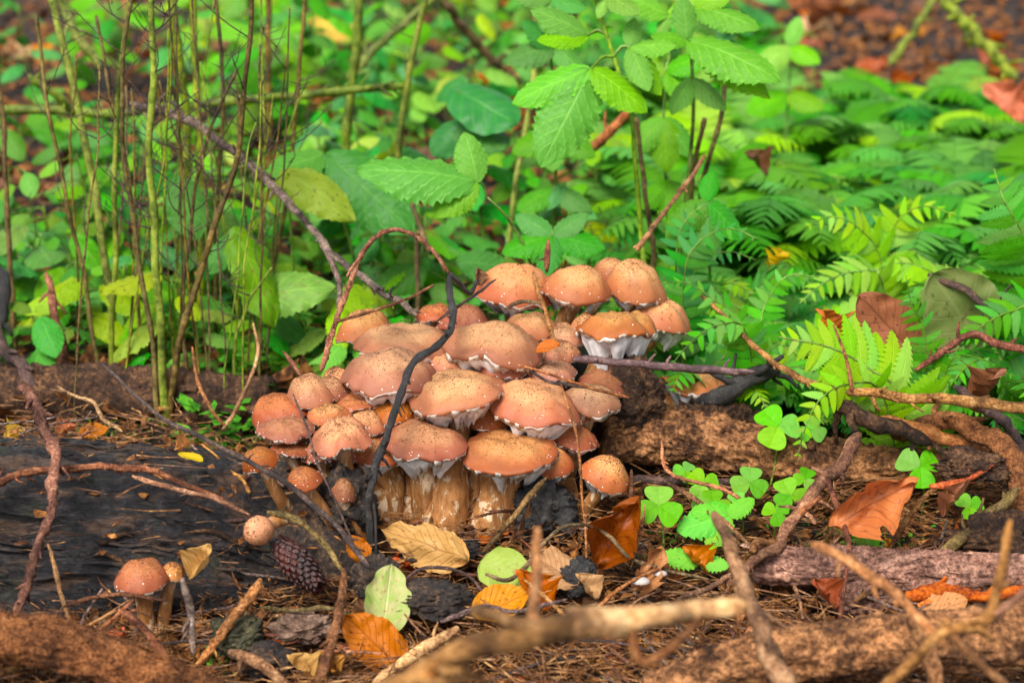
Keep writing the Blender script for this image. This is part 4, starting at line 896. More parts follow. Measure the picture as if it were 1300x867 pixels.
leafy_plant('raspberry_plant', 'dark lobed leaves spread behind the topmost mushroom caps', 'plant',
  [(705,420,.27),(702,350,.26),(700,300,.26)],
  [((702,300,.255),[(636,312,.24),(690,345,.225),(768,312,.24),(655,268,.26),(745,268,.26)])],'rasp',L_RASPD,STALK_GREEN,.0012)
leafy_plant('broadleaf_plant', 'plant with a yellow green leaf beside the long fallen branch', 'plant',
  [(385,470,.34),(372,330,.33),(365,230,.33)],
  [((366,222,.33),[(452,266,.30,.95),(330,250,.31,.8)])],'broad',L_YEL,STALK_GREEN,.0013)
leafy_plant('broadleaf_plant', 'plant with large dark green drooping leaves behind the pale three part leaf', 'plant',
  [(470,470,.42),(450,330,.41),(410,200,.40)],
  [((412,196,.40),[(522,282,.34,.95),(340,215,.36)])],'rasp',L_RASPD,STALK_GREEN,.0015)
leafy_plant('broadleaf_plant', 'plant with hanging green leaf under the long fallen branch', 'plant',
  [(330,500,.30),(322,400,.29),(300,300,.29)],
  [((302,300,.285),[(352,412,.25,.75),(258,345,.27)]),((318,380,.28),[(420,350,.27)])],'broad',L_BROAD,STALK_GREEN,.0013)
leafy_plant('broadleaf_plant', 'plant with a serrated cool green leaf among the withered stalks', 'plant',
  [(255,500,.36),(235,330,.36),(222,225,.35)],
  [((224,224,.35),[(250,302,.32,1.1),(168,240,.34)])],'rasp',L_RASPD,STALK_GREEN,.0012)
leafy_plant('broadleaf_plant', 'plant with two round dark leaves near the tall raspberry plant', 'plant',
  [(620,330,.62),(605,220,.62),(585,120,.62)],
  [((582,118,.62),[(656,150,.58)]),((590,160,.62),[(640,185,.58),(545,190,.60)])],'round',L_COOL,STALK_GREEN,.0015)
leafy_plant('raspberry_plant', 'raspberry plant with small leaves crowding behind the hanging long leaves', 'plant',
  [(850,330,.44),(846,240,.44),(842,150,.44),(850,60,.44),(846,-30,.44)],
  [((842,150,.43),[(800,190,.41),(880,196,.41),(846,215,.40)]),((846,90,.43),[(905,60,.42),(798,80,.42),(880,130,.41)]),((848,20,.43),[(910,-10,.42),(800,-8,.42),(835,45,.42)]),((850,230,.43),[(815,262,.41),(888,266,.41),(852,285,.40)])],'rasp',L_RASP,STALK_GREEN,.0015)
leafy_plant('raspberry_plant', 'raspberry plant with a whorl of leaves beside the pale climbing stalk', 'plant',
  [(700,330,.50),(706,200,.50),(700,80,.50),(690,-20,.50)],
  [((704,60,.49),[(640,70,.47),(742,88,.47),(668,24,.48)]),((706,170,.49),[(650,188,.47),(756,196,.47),(700,215,.46)]),((700,0,.49),[(650,-14,.48),(745,8,.48),(690,40,.47)]),((704,240,.49),[(655,262,.47),(752,262,.47)])],'rasp',L_RASPD,STALK_GREEN,.0015)
leafy_plant('raspberry_plant', 'raspberry shoot with yellowish leaves beyond the ferns', 'plant',
  [(1000,300,.95),(998,180,.95),(1005,60,.95)],
  [((1002,60,.95),[(960,85,.92),(1040,75,.92),(1012,20,.95)]),((999,120,.95),[(950,140,.92),(1045,135,.92)])],'rasp',L_RASP,STALK_GREEN,.0018)
# ---------------------------------------------------------------- ferns
def frond_pinnae(P, Lp, n, nrm, rg, taper=.8, fwd=.55, droop=.25, both=True):
    """list of (matrix) for pinnae along rachis P (dense points)"""
    out = []; N_ = len(P)
    for k in range(n):
        t = (k+.6)/(n+.2); i = min(N_-2, int(t*(N_-1))); p = P[i].lerp(P[i+1], t*(N_-1)-i); tg = (P[i+1]-P[i]).normalized()
        nn = Vector(nrm); nn = (nn-tg*nn.dot(tg)).normalized(); side = nn.cross(tg)
        L = Lp*(math.sin(math.pi*min(1, (t*.80+.20)))**taper*.95+.04)*rg.uniform(.9, 1.08)
        for s in (-1, 1):
            d = (side*s+tg*fwd*rg.uniform(.85, 1.15)-Vector((0, 0, 1))*droop*rg.uniform(.5, 1.3)).normalized()
            out.append(leaf_M(p, p+d*L, None, nn+Vector((rg.uniform(-.15, .15), rg.uniform(-.15, .15), 0)), 0, 1.0))
    return out
def fern(base, fronds, mat, label, group=None, seed=0):
    rg = random.Random(seed); b = Vector(base); rt = root('fern', b, label, 'fern', group)
    for (pts, Lp, n, nrm) in fronds:
        P = spline(pts, 30); V, F, UV = tube(P, [.0010*(1-.75*i/29)*min(1.3, Lp/.03)+.0002 for i in range(30)], 5, 0)
        fr = put('frond', V, F, STALK_GREEN, rt, uv=UV)
        for M in frond_pinnae(P, Lp, n, nrm, rg): inst('pinna', lm('pinna', mat, rg.randint(0, 2)), M, fr)
    return rt
def wp(*p): return [W(*q) for q in p]
def gp(px, py, y):
    p = W(px, py, y); p.z = ground_z(p.x, p.y)-.002; return p
sc3 = PX(.05)
fern(gp(1150, 530, .075), [([gp(1150, 530, .075)]+wp((1145,508,.06),(1100,466,.06),(1050,440,.055),(988,428,.05)), 82*sc3, 21, (0, -.9, .6)),
     ([gp(1150, 530, .075)]+wp((1120,500,.05),(1075,488,.03),(1040,508,.015),(1022,545,.005),(1011,586,.0)), 42*sc3, 22, (-.2, -1, .3))], L_FERNY,
     'bright yellow green fern drooping over the brown bark log', seed=1)
fern(gp(965, 470, .12), [([gp(965, 470, .12)]+wp((950,430,.11),(915,412,.10),(880,432,.095),(850,466,.085)), 42*sc3, 20, (0, -.7, .8)),
     ([gp(965, 470, .12)]+wp((940,420,.13),(905,380,.13),(868,358,.13),(838,362,.125)), 38*sc3, 19, (0, -.7, .8)),
     ([gp(965, 470, .12)]+wp((965,425,.14),(975,380,.15),(1000,350,.15),(1040,352,.15)), 42*sc3, 20, (0, -.8, .7)),
     ([gp(965, 470, .12)]+wp((975,455,.10),(1000,440,.09),(1020,450,.08)), 30*sc3, 15, (0, -.8, .7))], L_FERN,
     'green fern spreading beside the fern side mushrooms', seed=2)
fern(gp(1130, 400, .30), [([gp(1130, 400, .30)]+wp((1120,340,.30),(1090,290,.29),(1055,275,.28),(1020,290,.27)), 60*sc3, 19, (0, -.8, .7)),
     ([gp(1130, 400, .30)]+wp((1128,330,.31),(1140,280,.31),(1175,262,.30),(1215,275,.29)), 56*sc3, 19, (0, -.8, .7)),
     ([gp(1130, 400, .30)]+wp((1120,360,.28),(1085,345,.26),(1045,360,.24),(1015,385,.22)), 52*sc3, 19, (0, -.8, .7))], L_FERNY,
     'yellow green fern behind the large rusty leaf', seed=3)
fern(gp(1345, 430, .20), [([gp(1345, 430, .20)]+wp((1325,360,.19),(1300,300,.18),(1275,255,.18),(1262,215,.19)), 100*sc3, 24, (-.3, -1, .4)),
     ([gp(1345, 430, .20)]+wp((1320,400,.17),(1285,395,.15),(1245,415,.13),(1215,445,.12)), 60*sc3, 21, (0, -.9, .5)),
     ([gp(1345, 430, .20)]+wp((1350,340,.22),(1375,290,.22),(1410,300,.21)), 75*sc3, 19, (0, -.9, .5))], L_FERN,
     'large fern with long pinnae beside the olive leaf', seed=4)
fern(gp(1190, 480, .13), [([gp(1190, 480, .13)]+wp((1175,430,.13),(1158,390,.125),(1150,350,.12)), 38*sc3, 18, (0, -1, .4)),
     ([gp(1190, 480, .13)]+wp((1205,462,.12),(1240,462,.115),(1290,478,.11)), 38*sc3, 18, (0, -.8, .7)),
     ([gp(1190, 480, .13)]+wp((1160,470,.12),(1130,475,.11),(1105,492,.10)), 34*sc3, 12, (0, -.8, .7))], L_FERN,
     'small green fern between the rusty leaf and the olive leaf', seed=5)
fern(gp(870, 420, .20), [([gp(870, 420, .20)]+wp((868,360,.20),(885,310,.20),(925,290,.19),(965,305,.18)), 46*sc3, 20, (0, -.8, .7)),
     ([gp(870, 420, .20)]+wp((880,350,.21),(920,320,.22),(960,330,.21)), 42*sc3, 20, (0, -.8, .7)),
     ([gp(870, 420, .20)]+wp((858,340,.22),(870,280,.23),(905,255,.23)), 42*sc3, 20, (0, -.8, .7))], L_FERNC,
     'dark green fern behind the highest mushroom', seed=6)
# more ferns carpeting the right side
def frond_pts(b, az, L, rise, rg):
    d = Vector((math.cos(az), math.sin(az), 0)); P = []
    for k in range(6):
        t = k/5; P.append(b+d*L*(t**1.1)*.85+Vector((0, 0, L*rise*(1.7*t-1.15*t*t)+.004)))
    return P
FROND = {}
def frond_proto(mat, var):
    key = (mat.name, var)
    if key in FROND: return FROND[key]
    rg = random.Random(var*5+3); P = frond_pts(Vector((0, 0, 0)), 0, 1.0, rg.uniform(.8, 1.35), rg); Q = spline(P, 24); bag = Bag()
    V, F, UV = tube(Q, [.008*(1-.7*i/23) for i in range(24)], 4, 0); bag.add(V, F, UV)
    pv = [leaf_mesh('tmp', mat, .15, .42, 8, 24, 1, 0, 5, -.3, 0, .08, .22, .75, seed=v*2.2) for v in range(1)]
    pV = [v.co.copy() for v in pv[0].vertices]; pF = [tuple(p.vertices) for p in pv[0].polygons]
    uvl = [(0, 0)]*len(pV); lay = pv[0].uv_layers[0].data
    for l, u in zip(pv[0].loops, lay): uvl[l.vertex_index] = tuple(u.uv)
    for M in frond_pinnae(Q, .27, 24, (0, 0, 1), rg): bag.add([M @ v for v in pV], pF, uvl)
    bpy.data.meshes.remove(pv[0])
    me = mesh('frond', bag.V, bag.F, uv=bag.UV); me.materials.append(mat); FROND[key] = me; return me
rg = random.Random(21)
def random_fern(x, y, L, near, seed):
    r2 = random.Random(seed); b = Vector((x, y, ground_z(x, y)-.002))
    mat = r2.choice([L_FERN, L_FERN, L_FERN, L_FERNC, L_FERNY]); nm = {L_FERN.name: 'mid green', L_FERNC.name: 'dark green', L_FERNY.name: 'yellow green'}[mat.name]
    k = r2.randint(4, 6); a0 = r2.uniform(0, 6.28)
    if near:
        fr = []
        for q in range(k):
            az = a0+q*6.28/k+r2.uniform(-.4, .4); l = L*r2.uniform(.75, 1.15)
            fr.append((frond_pts(b, az, l, r2.uniform(.7, 1.3), r2), l*.27, 20, (0, -.5, 1)))
        fern(b, fr, mat, '%s %s fern with %s fronds in the patch beside the cluster' % ('small' if L < .09 else 'low' if L < .108 else 'broad', nm, {4: 'four', 5: 'five', 6: 'six'}[k]), 'ferns of the near fern patch', seed)
    else:
        rt = root('fern', b, '%s %s fern with %s fronds in the carpet %s' % ('small' if L < .127 else 'mid sized' if L < .152 else 'large', nm, {4: 'four', 5: 'five', 6: 'six'}[k], 'behind the rusty leaf' if y < .9 else 'before the far bare litter' if y > 1.45 else 'around the far curled leaf'), 'fern', 'ferns of the far green carpet')
        for q in range(k):
            M = Matrix.Translation(b) @ Matrix.Rotation(a0+q*6.28/k+r2.uniform(-.4, .4), 4, 'Z') @ Matrix.Rotation(r2.uniform(-.25, .25), 4, 'X') @ Matrix.Scale(L*r2.uniform(.75, 1.15), 4)
            inst('frond', frond_proto(mat, r2.randint(0, 3)), M, rt)
cnt = 0
for k in range(640):
    y = .15+1.9*rg.random()**1.4; hw = (y+1.2)*.30; x = rg.uniform(.10+.06*y, hw+.12)
    near = y < .46
    if y > 1.4 and 650+x/(y+1.2)*FPX > 950: continue
    if near and cnt > 58: continue
    if not near and rg.random() > .60: continue
    random_fern(x, y, rg.uniform(.075, .125)*(1 if near else 1.4), near, 1000+k); cnt += near
# ---------------------------------------------------------------- wood sorrel and seedlings
def sorrel(px, py, y, s, label, mat=None, seed=0, tilt=(0, -.75, .8)):
    rg = random.Random(seed); C = W(px, py, y); b = Vector((C.x+rg.uniform(-.006, .006), C.y+.008, 0)); b.z = min(ground_z(b.x, b.y), C.z-.006)-.002
    rt = root('wood_sorrel', b, label, 'plant', 'wood sorrel by the bark log'); bag = Bag()
    stalk_tube(bag, [b, b.lerp(C, .5)+Vector((.002, 0, .002)), C], .0008, .0006); put('stem', bag.V, bag.F, STALK_GREEN, rt, uv=bag.UV)
    n_ = Vector(tilt).normalized(); t1 = n_.orthogonal().normalized(); t2 = n_.cross(t1); a0 = rg.uniform(0, 6.28); L = s*PX(y)
    for k in range(3):
        a = a0+k*2.094+rg.uniform(-.15, .15); d = t1*math.cos(a)+t2*math.sin(a)-n_*.12
        inst('leaflet', lm('heart', mat or L_SORREL, rg.randint(0, 2)), leaf_M(C, C+d*L*rg.uniform(.9, 1.1), None, n_), rt)
for i, (px, py, y, s, lab) in enumerate([
  (836,642,-.055,30,'wood sorrel right beside the rusty upright leaf'), (988,541,.045,33,'wood sorrel growing behind the bark log under the fern tip'),
  (1168,592,.02,30,'wood sorrel sprouting on the thin end of the bark log'), (893,613,.01,24,'small wood sorrel close under the bark log'),
  (905,640,-.03,26,'wood sorrel crossed by the red brown twig'), (952,612,.0,24,'wood sorrel with upturned leaflets under the bark log'),
  (938,640,-.03,20,'tiny wood sorrel between the seedlings'), (1004,628,-.01,26,'wood sorrel in the gap beside the forked twig'),
  (985,650,-.04,20,'tiny wood sorrel beside the forked twig'), (1022,608,.01,18,'tiny wood sorrel under the bark log behind the forked twig'),
  (1030,545,.06,20,'shaded wood sorrel behind the drooping fern tip'), (1232,642,-.04,20,'dewy dark wood sorrel beside the yellowish stick'),
  (870,598,.02,16,'tiny wood sorrel against the bark log')]): sorrel(px, py, y, s, lab, seed=i)
def seedling(px, py, y, tips, label):
    C = W(px, py, y); b = Vector((C.x, C.y+.01, 0)); b.z = min(ground_z(b.x, b.y), C.z-.004)-.002
    rt = root('seedling', b, label, 'plant', 'crinkled seedlings'); bag = Bag(); stalk_tube(bag, [b, C], .0009, .0007); put('stem', bag.V, bag.F, STALK_GREEN, rt, uv=bag.UV)
    for i, t in enumerate(tips): inst('leaf', lm('mint', L_MINT, i % 3), leaf_M(C, W(*t), None, (0, -.8, .8), 0, 1.1), rt)
seedling(925,655,-.045,[(862,668,-.06),(900,632,-.03),(958,630,-.04),(900,692,-.065),(880,645,-.05)],'crinkled bright green seedling among the wood sorrel')
seedling(888,712,-.075,[(842,702,-.08),(924,716,-.085),(905,690,-.07)],'crinkled seedling leaves over the orange red leaf')
seedling(1100,690,-.07,[(1085,682,-.07),(1118,686,-.07),(1102,672,-.065)],'tiny moss green seedling above the grey log')
# ---------------------------------------------------------------- withered and green stalks on the left
def stalk(pts, r0, r1, mat, label, black=0, seed=0, name='plant_stalk', group=None):
    rg = random.Random(seed); P0 = [W(*p) for p in pts]
    lo = P0[0].copy(); lo.z = ground_z(lo.x, lo.y)-.003
    if P0[0].z > lo.z+.01: P0 = [lo]+P0
    sc = PX(pts[0][2]); Q = spline(P0, 46)
    Q = [q+Vector((nz(i*.16+seed, 1, 2), nz(i*.16+seed, 5, 2), 0))*.0016 for i, q in enumerate(Q)]
    V, F, UV = tube(Q, [(r0+(r1-r0)*i/45)*sc*(1.0+(.25 if i % 11 == 0 else 0)) for i in range(46)], 8, .06, 200, seed)
    if not black:
        return tag(put(name, V, F, mat, org=Q[0], uv=UV), label, 'stalk', group)
    rt = root(name, Q[0], label, 'stalk', group); put('shaft', V, F, mat, rt, uv=UV)
    for k in range(black):
        i = rg.randint(16, 44); p = Q[i]; a = rg.uniform(0, 6.28); L = rg.uniform(.02, .055)
        d = Vector((math.cos(a), math.sin(a)*.6, rg.uniform(.5, 1.4))).normalized(); bag = Bag()
        e = p+d*L; stalk_tube(bag, [p, p.lerp(e, .5)+Vector((rg.uniform(-.004, .004), 0, -.003)), e], .0006, .00035, 7, 4)
        for q in range(rg.randint(1, 4)):
            s = p.lerp(e, rg.uniform(.35, 1)); f = s+Vector((rg.uniform(-1, 1), rg.uniform(-.5, .5), rg.uniform(.1, 1))).normalized()*rg.uniform(.008, .02)
            stalk_tube(bag, [s, s.lerp(f, .5)+Vector((.001, 0, 0)), f], .0004, .00025, 5, 4)
        put('branchlet', bag.V, bag.F, T_DARK, rt, uv=bag.UV)
    return rt
ST = [
 ([(208,512,.20),(203,400,.205),(196,300,.21),(190,200,.215),(194,80,.22),(192,-40,.225)],6,4,STALK,'thick green stalk rising straight from the brown log',9),
 ([(216,512,.20),(228,440,.205),(252,350,.215),(272,290,.22),(300,200,.23),(316,60,.235),(320,-30,.24)],5,3,STALK_BROWN,'olive stalk leaning towards the fallen branch',8),
 ([(200,508,.20),(188,400,.21),(172,300,.22),(158,200,.225),(155,90,.23),(170,-20,.235)],4,2.5,STALK_BROWN,'slim brown stalk beside the thick green one',9),
 ([(126,478,.26),(108,360,.27),(84,250,.275),(60,130,.28),(46,20,.285)],3.2,2.4,STALK_BROWN,'slim brown stalk with pale tip behind the red brown stick',4),
 ([(150,480,.34),(132,320,.35),(106,170,.36),(64,-10,.37)],6,5,STALK,'pale green stalk leaning away from the others',0),
 ([(140,470,.30),(146,340,.305),(146,200,.31),(152,100,.315),(166,-20,.32)],4,3,STALK,'yellow green stalk behind the slim brown one',3),
 ([(250,470,.42),(256,330,.42),(254,200,.425),(248,90,.43),(244,-20,.44)],5,4.5,STALK,'yellow green stalk behind the fallen branch end',3),
 ([(240,300,.44),(236,150,.45),(226,60,.45),(218,-20,.46)],6,5,STALK,'pale stalk with whitish bark among the withered stalks',0),
 ([(275,480,.36),(274,350,.36),(276,250,.365),(284,120,.37),(276,20,.375),(272,-20,.38)],3,2.5,STALK_BROWN,'thin brown stalk crossing the fallen branch',7),
 ([(330,470,.40),(345,350,.41),(368,230,.42),(378,110,.43),(388,-20,.44)],3,2.6,STALK_BROWN,'thin dark stalk rising behind the yellow green leaf',5),
 ([(445,300,.70),(440,180,.71),(450,80,.72),(458,-20,.73)],6,6,STALK,'grey green stalk standing beyond the fallen branch',0),
 ([(505,330,.60),(505,200,.61),(520,90,.62),(545,-20,.63)],5,4,STALK,'pale stalk beyond the pale three part leaf',3),
 ([(645,330,.55),(655,230,.55),(670,150,.56),(682,60,.56),(676,-20,.57)],4,3.5,STALK,'pale stalk climbing beside the tall raspberry plant',0),
 ([(345,260,.8),(341,120,.81),(340,-20,.82)],4,4,STALK_BROWN,'olive straight stalk far behind the fallen branch',0),
 ([(20,470,.34),(12,320,.35),(5,180,.36),(-4,60,.37)],4,3,STALK_BROWN,'slim stalk behind the blackened branch end',3),
 ([(298,505,.24),(300,430,.24),(318,380,.24),(345,340,.24)],2.4,1.6,STALK,'thin curved green stalk behind the smooth round mushroom',2),
 ([(240,500,.27),(232,400,.28),(240,300,.29),(262,180,.30),(300,90,.31)],3,2,STALK_BROWN,'slanting withered stalk with black branchlets',9),
 ([(178,480,.30),(176,380,.31),(168,250,.32),(140,120,.33),(122,20,.34)],2.6,2,STALK_BROWN,'withered stalk with fine black branchlets spreading wide',10),
 ([(830,330,.40),(818,240,.40),(808,150,.40)],4,3,T_OLIVE,'mottled old stem behind the tall raspberry plant',0),
 ([(885,330,.42),(892,230,.42),(915,150,.42),(925,60,.43)],3.5,3,STALK_BROWN,'brown stem under the hanging raspberry leaves',0),
 ([(875,310,.41),(880,220,.41),(895,150,.41)],3.5,3,STALK_BROWN,'short brown stem among the hanging raspberry leaves',0),
 ([(530,300,.36),(545,320,.35),(520,250,.37)],3.5,3,T_OLIVE,'bent dry straw under the pale three part leaf',0),
]
for i, (p, a, b, m, lab, k) in enumerate(ST): stalk(p, a, b, m, lab, k, i+1)
rs = random.Random(77)
for i in range(30):                                                # thin withered stalks of the thicket
    x0_ = rs.uniform(90, 340); y_ = rs.uniform(.19, .42); x1_ = x0_+rs.uniform(-70, 70); tp = rs.uniform(-30, 200)
    pts_ = [(x0_, 505-rs.uniform(0, 30), y_), (x0_*.7+x1_*.3+rs.uniform(-6, 6), 340, y_+.01), (x0_*.35+x1_*.65+rs.uniform(-8, 8), 200, y_+.02), (x1_, tp, y_+.03)]
    if tp > 190: pts_ = pts_[:3]
    col = rs.choice([(STALK, 'green'), (STALK, 'green'), (STALK_BROWN, 'olive brown'), (STALK_BROWN, 'olive brown'), (T_OLIVE, 'straw coloured')]); nb = rs.choice([0, 0, 3, 6])
    lab = 'thin %s stalk %s in the thicket behind the brown log' % (col[1], 'bearing fine black branchlets' if nb else 'bare of leaves')
    stalk(pts_, rs.uniform(1.1, 2.0), rs.uniform(.9, 1.4), col[0], lab, nb, 300+i, group=lab.replace(' stalk ', ' stalks '))
for i, (p, a, b, m, lab) in enumerate([
  ([(-60,140,.62),(60,140,.60),(150,143,.58),(300,128,.58),(520,108,.62)],6.5,5,STALK,'long yellowish stem lying across the withered stalks'),
  ([(38,96,.55),(70,122,.56),(100,146,.58)],5,5,STALK,'short yellowish stem meeting the long lying stem'),
  ([(72,-10,.62),(100,50,.62),(128,88,.62)],6,5,STALK,'leaning yellow stem above the long lying stem'),
  ([(735,200,.50),(770,172,.49),(802,138,.48)],7,6,T_TAN,'tan stick behind the hanging raspberry leaf'),
  ([(1190,-10,1.3),(1235,40,1.2),(1290,100,1.1)],7,7,STALK,'thick yellow stem arching over the far litter'),
  ([(1128,82,1.35),(1160,40,1.4),(1188,-5,1.45)],5,4,STALK,'thin pale stem arching over the far litter'),
  ([(440,100,.9),(490,50,.95),(560,-10,1.0)],6,5,STALK,'slanting green stem beyond the grey green stalk'),
  ([(560,0,1.0),(610,60,1.05),(660,110,1.1)],6,6,T_OLIVE,'old brown stem slanting beyond the round dark leaves'),
  ]): twig(p, a, b, m, lab, name='lying_stalk', cat='stalk', rough=.06)
# ---------------------------------------------------------------- low broadleaf plants of the background
rg = random.Random(5)
def low_plant(x, y, h, L, mat, kind, label, group, seed, nl):
    r2 = random.Random(seed); b = Vector((x, y, ground_z(x, y)-.003)); rt = root('broadleaf_plant', b, label, 'plant', group)
    top = b+Vector((r2.uniform(-.02, .02), r2.uniform(-.025, .01), h)); bag = Bag(); mid = b.lerp(top, .5)+Vector((r2.uniform(-.01, .01), 0, 0))
    stalk_tube(bag, [b, mid, top], .0013, .0008, 10, 5); Q = spline([b, mid, top], 20)
    for k in range(nl):
        t = .35+.65*(k+.5)/nl; p = Q[int(t*19)]; a = k*2.4+r2.uniform(-.5, .5)+seed
        pl = L*r2.uniform(.3, .6); d = Vector((math.cos(a), math.sin(a), r2.uniform(.1, .6))).normalized(); j = p+d*pl
        stalk_tube(bag, [p, p.lerp(j, .5)+Vector((0, 0, .003)), j], .0007, .0005, 5, 4)
        e = j+Vector((d.x, d.y, r2.uniform(-.55, .05))).normalized()*L*r2.uniform(.7, 1.2)
        inst('leaf', lm(kind, mat, r2.randint(0, 3)), leaf_M(j, e, None, (r2.uniform(-.3, .3), r2.uniform(-.8, -.1), 1), r2.uniform(-.3, .3)), rt)
    put('stem', bag.V, bag.F, STALK_GREEN, rt, uv=bag.UV)
NM = {L_BROAD.name: 'mid green', L_COOL.name: 'cool dark green', L_YEL.name: 'blotchy yellow green', L_RASP.name: 'bright green', L_RASPD.name: 'dark green'}
n_ = 0
for k in range(900):
    y = .29+2.9*rg.random()**1.3; hw = (y+1.2)*.30; x = rg.uniform(-hw-.10, hw*.75)
    px = 650+x/((y+1.2))*FPX*1.0
    if y < .40 and px > 560: continue
    if px > 740 and y < 1.2: continue
    if y > .95 and px < 210 and rg.random() < .88: continue          # bare dark litter there
    if y > 1.35 and px > 950: continue
    keep = 1.0 if y < .8 else .75
    if rg.random() > keep: continue
    n_ += 1
    if n_ > 285: break
    mat = rg.choice([L_BROAD]*6+[L_COOL]*2+[L_YEL]*1+[L_RASP]*5+[L_RASPD]*2); kind = 'rasp' if mat in (L_RASP, L_RASPD) else rg.choice(['broad']*5+['round'])
    near = y < .75
    hgt = rg.uniform(.025, .10) if y < .45 else rg.uniform(.05, .15)*(1 if y < 1.2 else 1.5); nl = rg.randint(5, 9); LL = rg.uniform(.024, .047)*(1 if y < 1.2 else 1.35)
    spot = ('behind the brown log' if px < 330 else 'behind the fallen branch') if near else ('beyond the thick green stalk' if px < 260 else 'beyond the fallen branch' if px < 480 else 'beyond the pale three part leaf' if px < 660 else 'beyond the tall raspberry plant')
    size = ('low' if hgt < .06 else 'mid' if hgt < .10 else 'tall')+(' small leaved' if LL < .032 else ' large leaved' if LL > .042 else '')
    lab = '%s %s plant, %s %s leaves, %s' % (size, NM[mat.name], {5: 'five', 6: 'six', 7: 'seven', 8: 'eight', 9: 'nine'}[nl], {'rasp': 'serrated', 'broad': 'pointed', 'round': 'round'}[kind], spot)
    lab_ = 'low %s %s plant %s' % (NM[mat.name], {'rasp': 'serrated leaf', 'broad': 'pointed leaf', 'round': 'round leaf'}[kind], 'in the thicket just behind the logs and mushrooms' if near else 'in the far thicket beyond the withered stalks')
    low_plant(x, y, hgt, LL, mat, kind, lab, 'leafy plants %s' % spot, k, nl)
# grass blades among the ferns
for i in range(16):
    y = rg.uniform(.35, 1.1); x = rg.uniform(.2, (y+1.2)*.28); b = Vector((x, y, ground_z(x, y)-.002)); a = rg.uniform(0, 6.28)
    L = rg.uniform(.07, .13); e = b+Vector((math.cos(a)*.5, math.sin(a)*.3, .8)).normalized()*L
    tag(inst('grass_blade', lm('blade', L_GRASS, i % 4), leaf_M(b, e, None, (0, -1, .2))), 'bluish green grass blade standing among the ferns', 'grass', 'grass blades among the ferns')
# ---------------------------------------------------------------- ground cover too small to count
def cover(name, spots, smin, smax, mat, label, seed, up=.9):
    rg = random.Random(seed); V = []; F = []; UV = []
    for (x, y, z) in spots:
        s = rg.uniform(smin, smax); a = rg.uniform(0, 6.28); d = Vector((math.cos(a), math.sin(a), rg.uniform(-.2, .7))).normalized()
        n0 = Vector((rg.uniform(-.5, .5), rg.uniform(-.7, .2), up)); n0 = (n0-d*n0.dot(d)).normalized(); sd_ = n0.cross(d)
        p = Vector((x, y, z)); b = len(V)
        V += [p, p+d*s*rg.uniform(.15, .7)+sd_*s*rg.uniform(.12, .42), p+d*s*.45+n0*s*rg.uniform(-.1, .15), p+d*s*rg.uniform(.2, .7)-sd_*s*rg.uniform(.12, .42), p+d*s*rg.uniform(.75, 1.1)+n0*s*rg.uniform(-.3, .2)]
        UV += [(.1, .5), (.45, .95), (.45, .5), (.45, .05), (.9, .5)]
        F += [(b, b+1, b+2), (b, b+2, b+3), (b+1, b+4, b+2), (b+2, b+4, b+3)]
    return tag(put(name, V, F, mat, uv=UV, org=(0, .8, 0)), label, 'ground cover', kind='stuff')
def cover_mat(name, stops, rough=.5, trans=.3):
    m = MT(name); c = m.ramp(m.n('TexNoise', {'Vector': m.obj(), 'Scale': 90.0, 'Detail': 5.0, 'Roughness': .75}).outputs[0], stops)
    m.set('Base Color', c).set('Roughness', rough).set('Specular IOR Level', .15)
    if trans:
        tr = m.n('BsdfTranslucent', {'Color': c}); mx = m.n('MixShader', {0: trans, 1: m.b.outputs[0], 2: tr.outputs[0]}); m.t.links.new(mx.outputs[0], m.out.inputs[0])
    return m.m
C_GREEN = cover_mat('cover_green', [(.3, (.012, .070, .008)), (.46, (.04, .19, .012)), (.57, (.09, .34, .018)), (.70, (.24, .42, .022))])
C_LITTER = cover_mat('cover_litter', [(.34, (.014, .006, .004)), (.46, (.070, .025, .009)), (.55, (.20, .075, .020)), (.65, (.40, .165, .04)), (.78, (.52, .30, .12))], .5, .1)
sp = []
for k in range(26000):
    y = .16+2.6*rg.random()**1.3; hw = (y+1.2)*.32; x = rg.uniform(-hw, hw)
    px = 650+x/(y+1.2)*FPX
    d = nz(x*3.1, y*3.1, 5)
    if px < 840:
        if d < .08+(.35 if y > .95 and px < 260 else 0): continue
    elif y > 1.35+.2*d or rg.random() < .4: continue
    if mound_z(x, y) > .0: continue
    sp.append((x, y, ground_z(x, y)+rg.random()**1.5*(.045 if px > 830 else .03)))
cover('ground_cover', sp, .008, .022, C_GREEN, 'low green herbs and moss covering the forest floor behind the logs', 3)
sp = []
for k in range(9000):
    y = .20+3.4*rg.random()**1.1; hw = (y+1.2)*.32; x = rg.uniform(-hw, hw); sp.append((x, y, ground_z(x, y)+.004+rg.random()*.006))
cover('leaf_litter', sp, .012, .045, C_LITTER, 'brown broken leaf litter on the forest floor behind the logs', 4)
sp = []
for k in range(15000):
    p = G(rg.uniform(-250, 1550), rg.uniform(560, 930)); x, y = p.x, p.y
    z = surf_z(x, y)
    if z > ground_z(x, y)+.004 and rg.random() < .93: continue
    sp.append((x, y, z+.001+rg.random()*.008))
cover('litter_scraps', sp, .003, .015, C_LITTER, 'brown leaf crumbs strewn over the soil around the logs', 6)
sp = []
for (cx_, cy_, n0_) in [(1100, 690, 260), (1180, 760, 160), (300, 800, 220), (140, 560, 120), (1060, 700, 160), (880, 690, 120), (1225, 560, 120)]:
    for k in range(n0_):
        p = G(cx_+rg.gauss(0, 40), cy_+rg.gauss(0, 10)); sp.append((p.x, p.y, surf_z(p.x, p.y)+rg.random()*.008))
cover('moss', sp, .002, .006, C_GREEN, 'small green moss tufts between the twigs around the logs', 12)
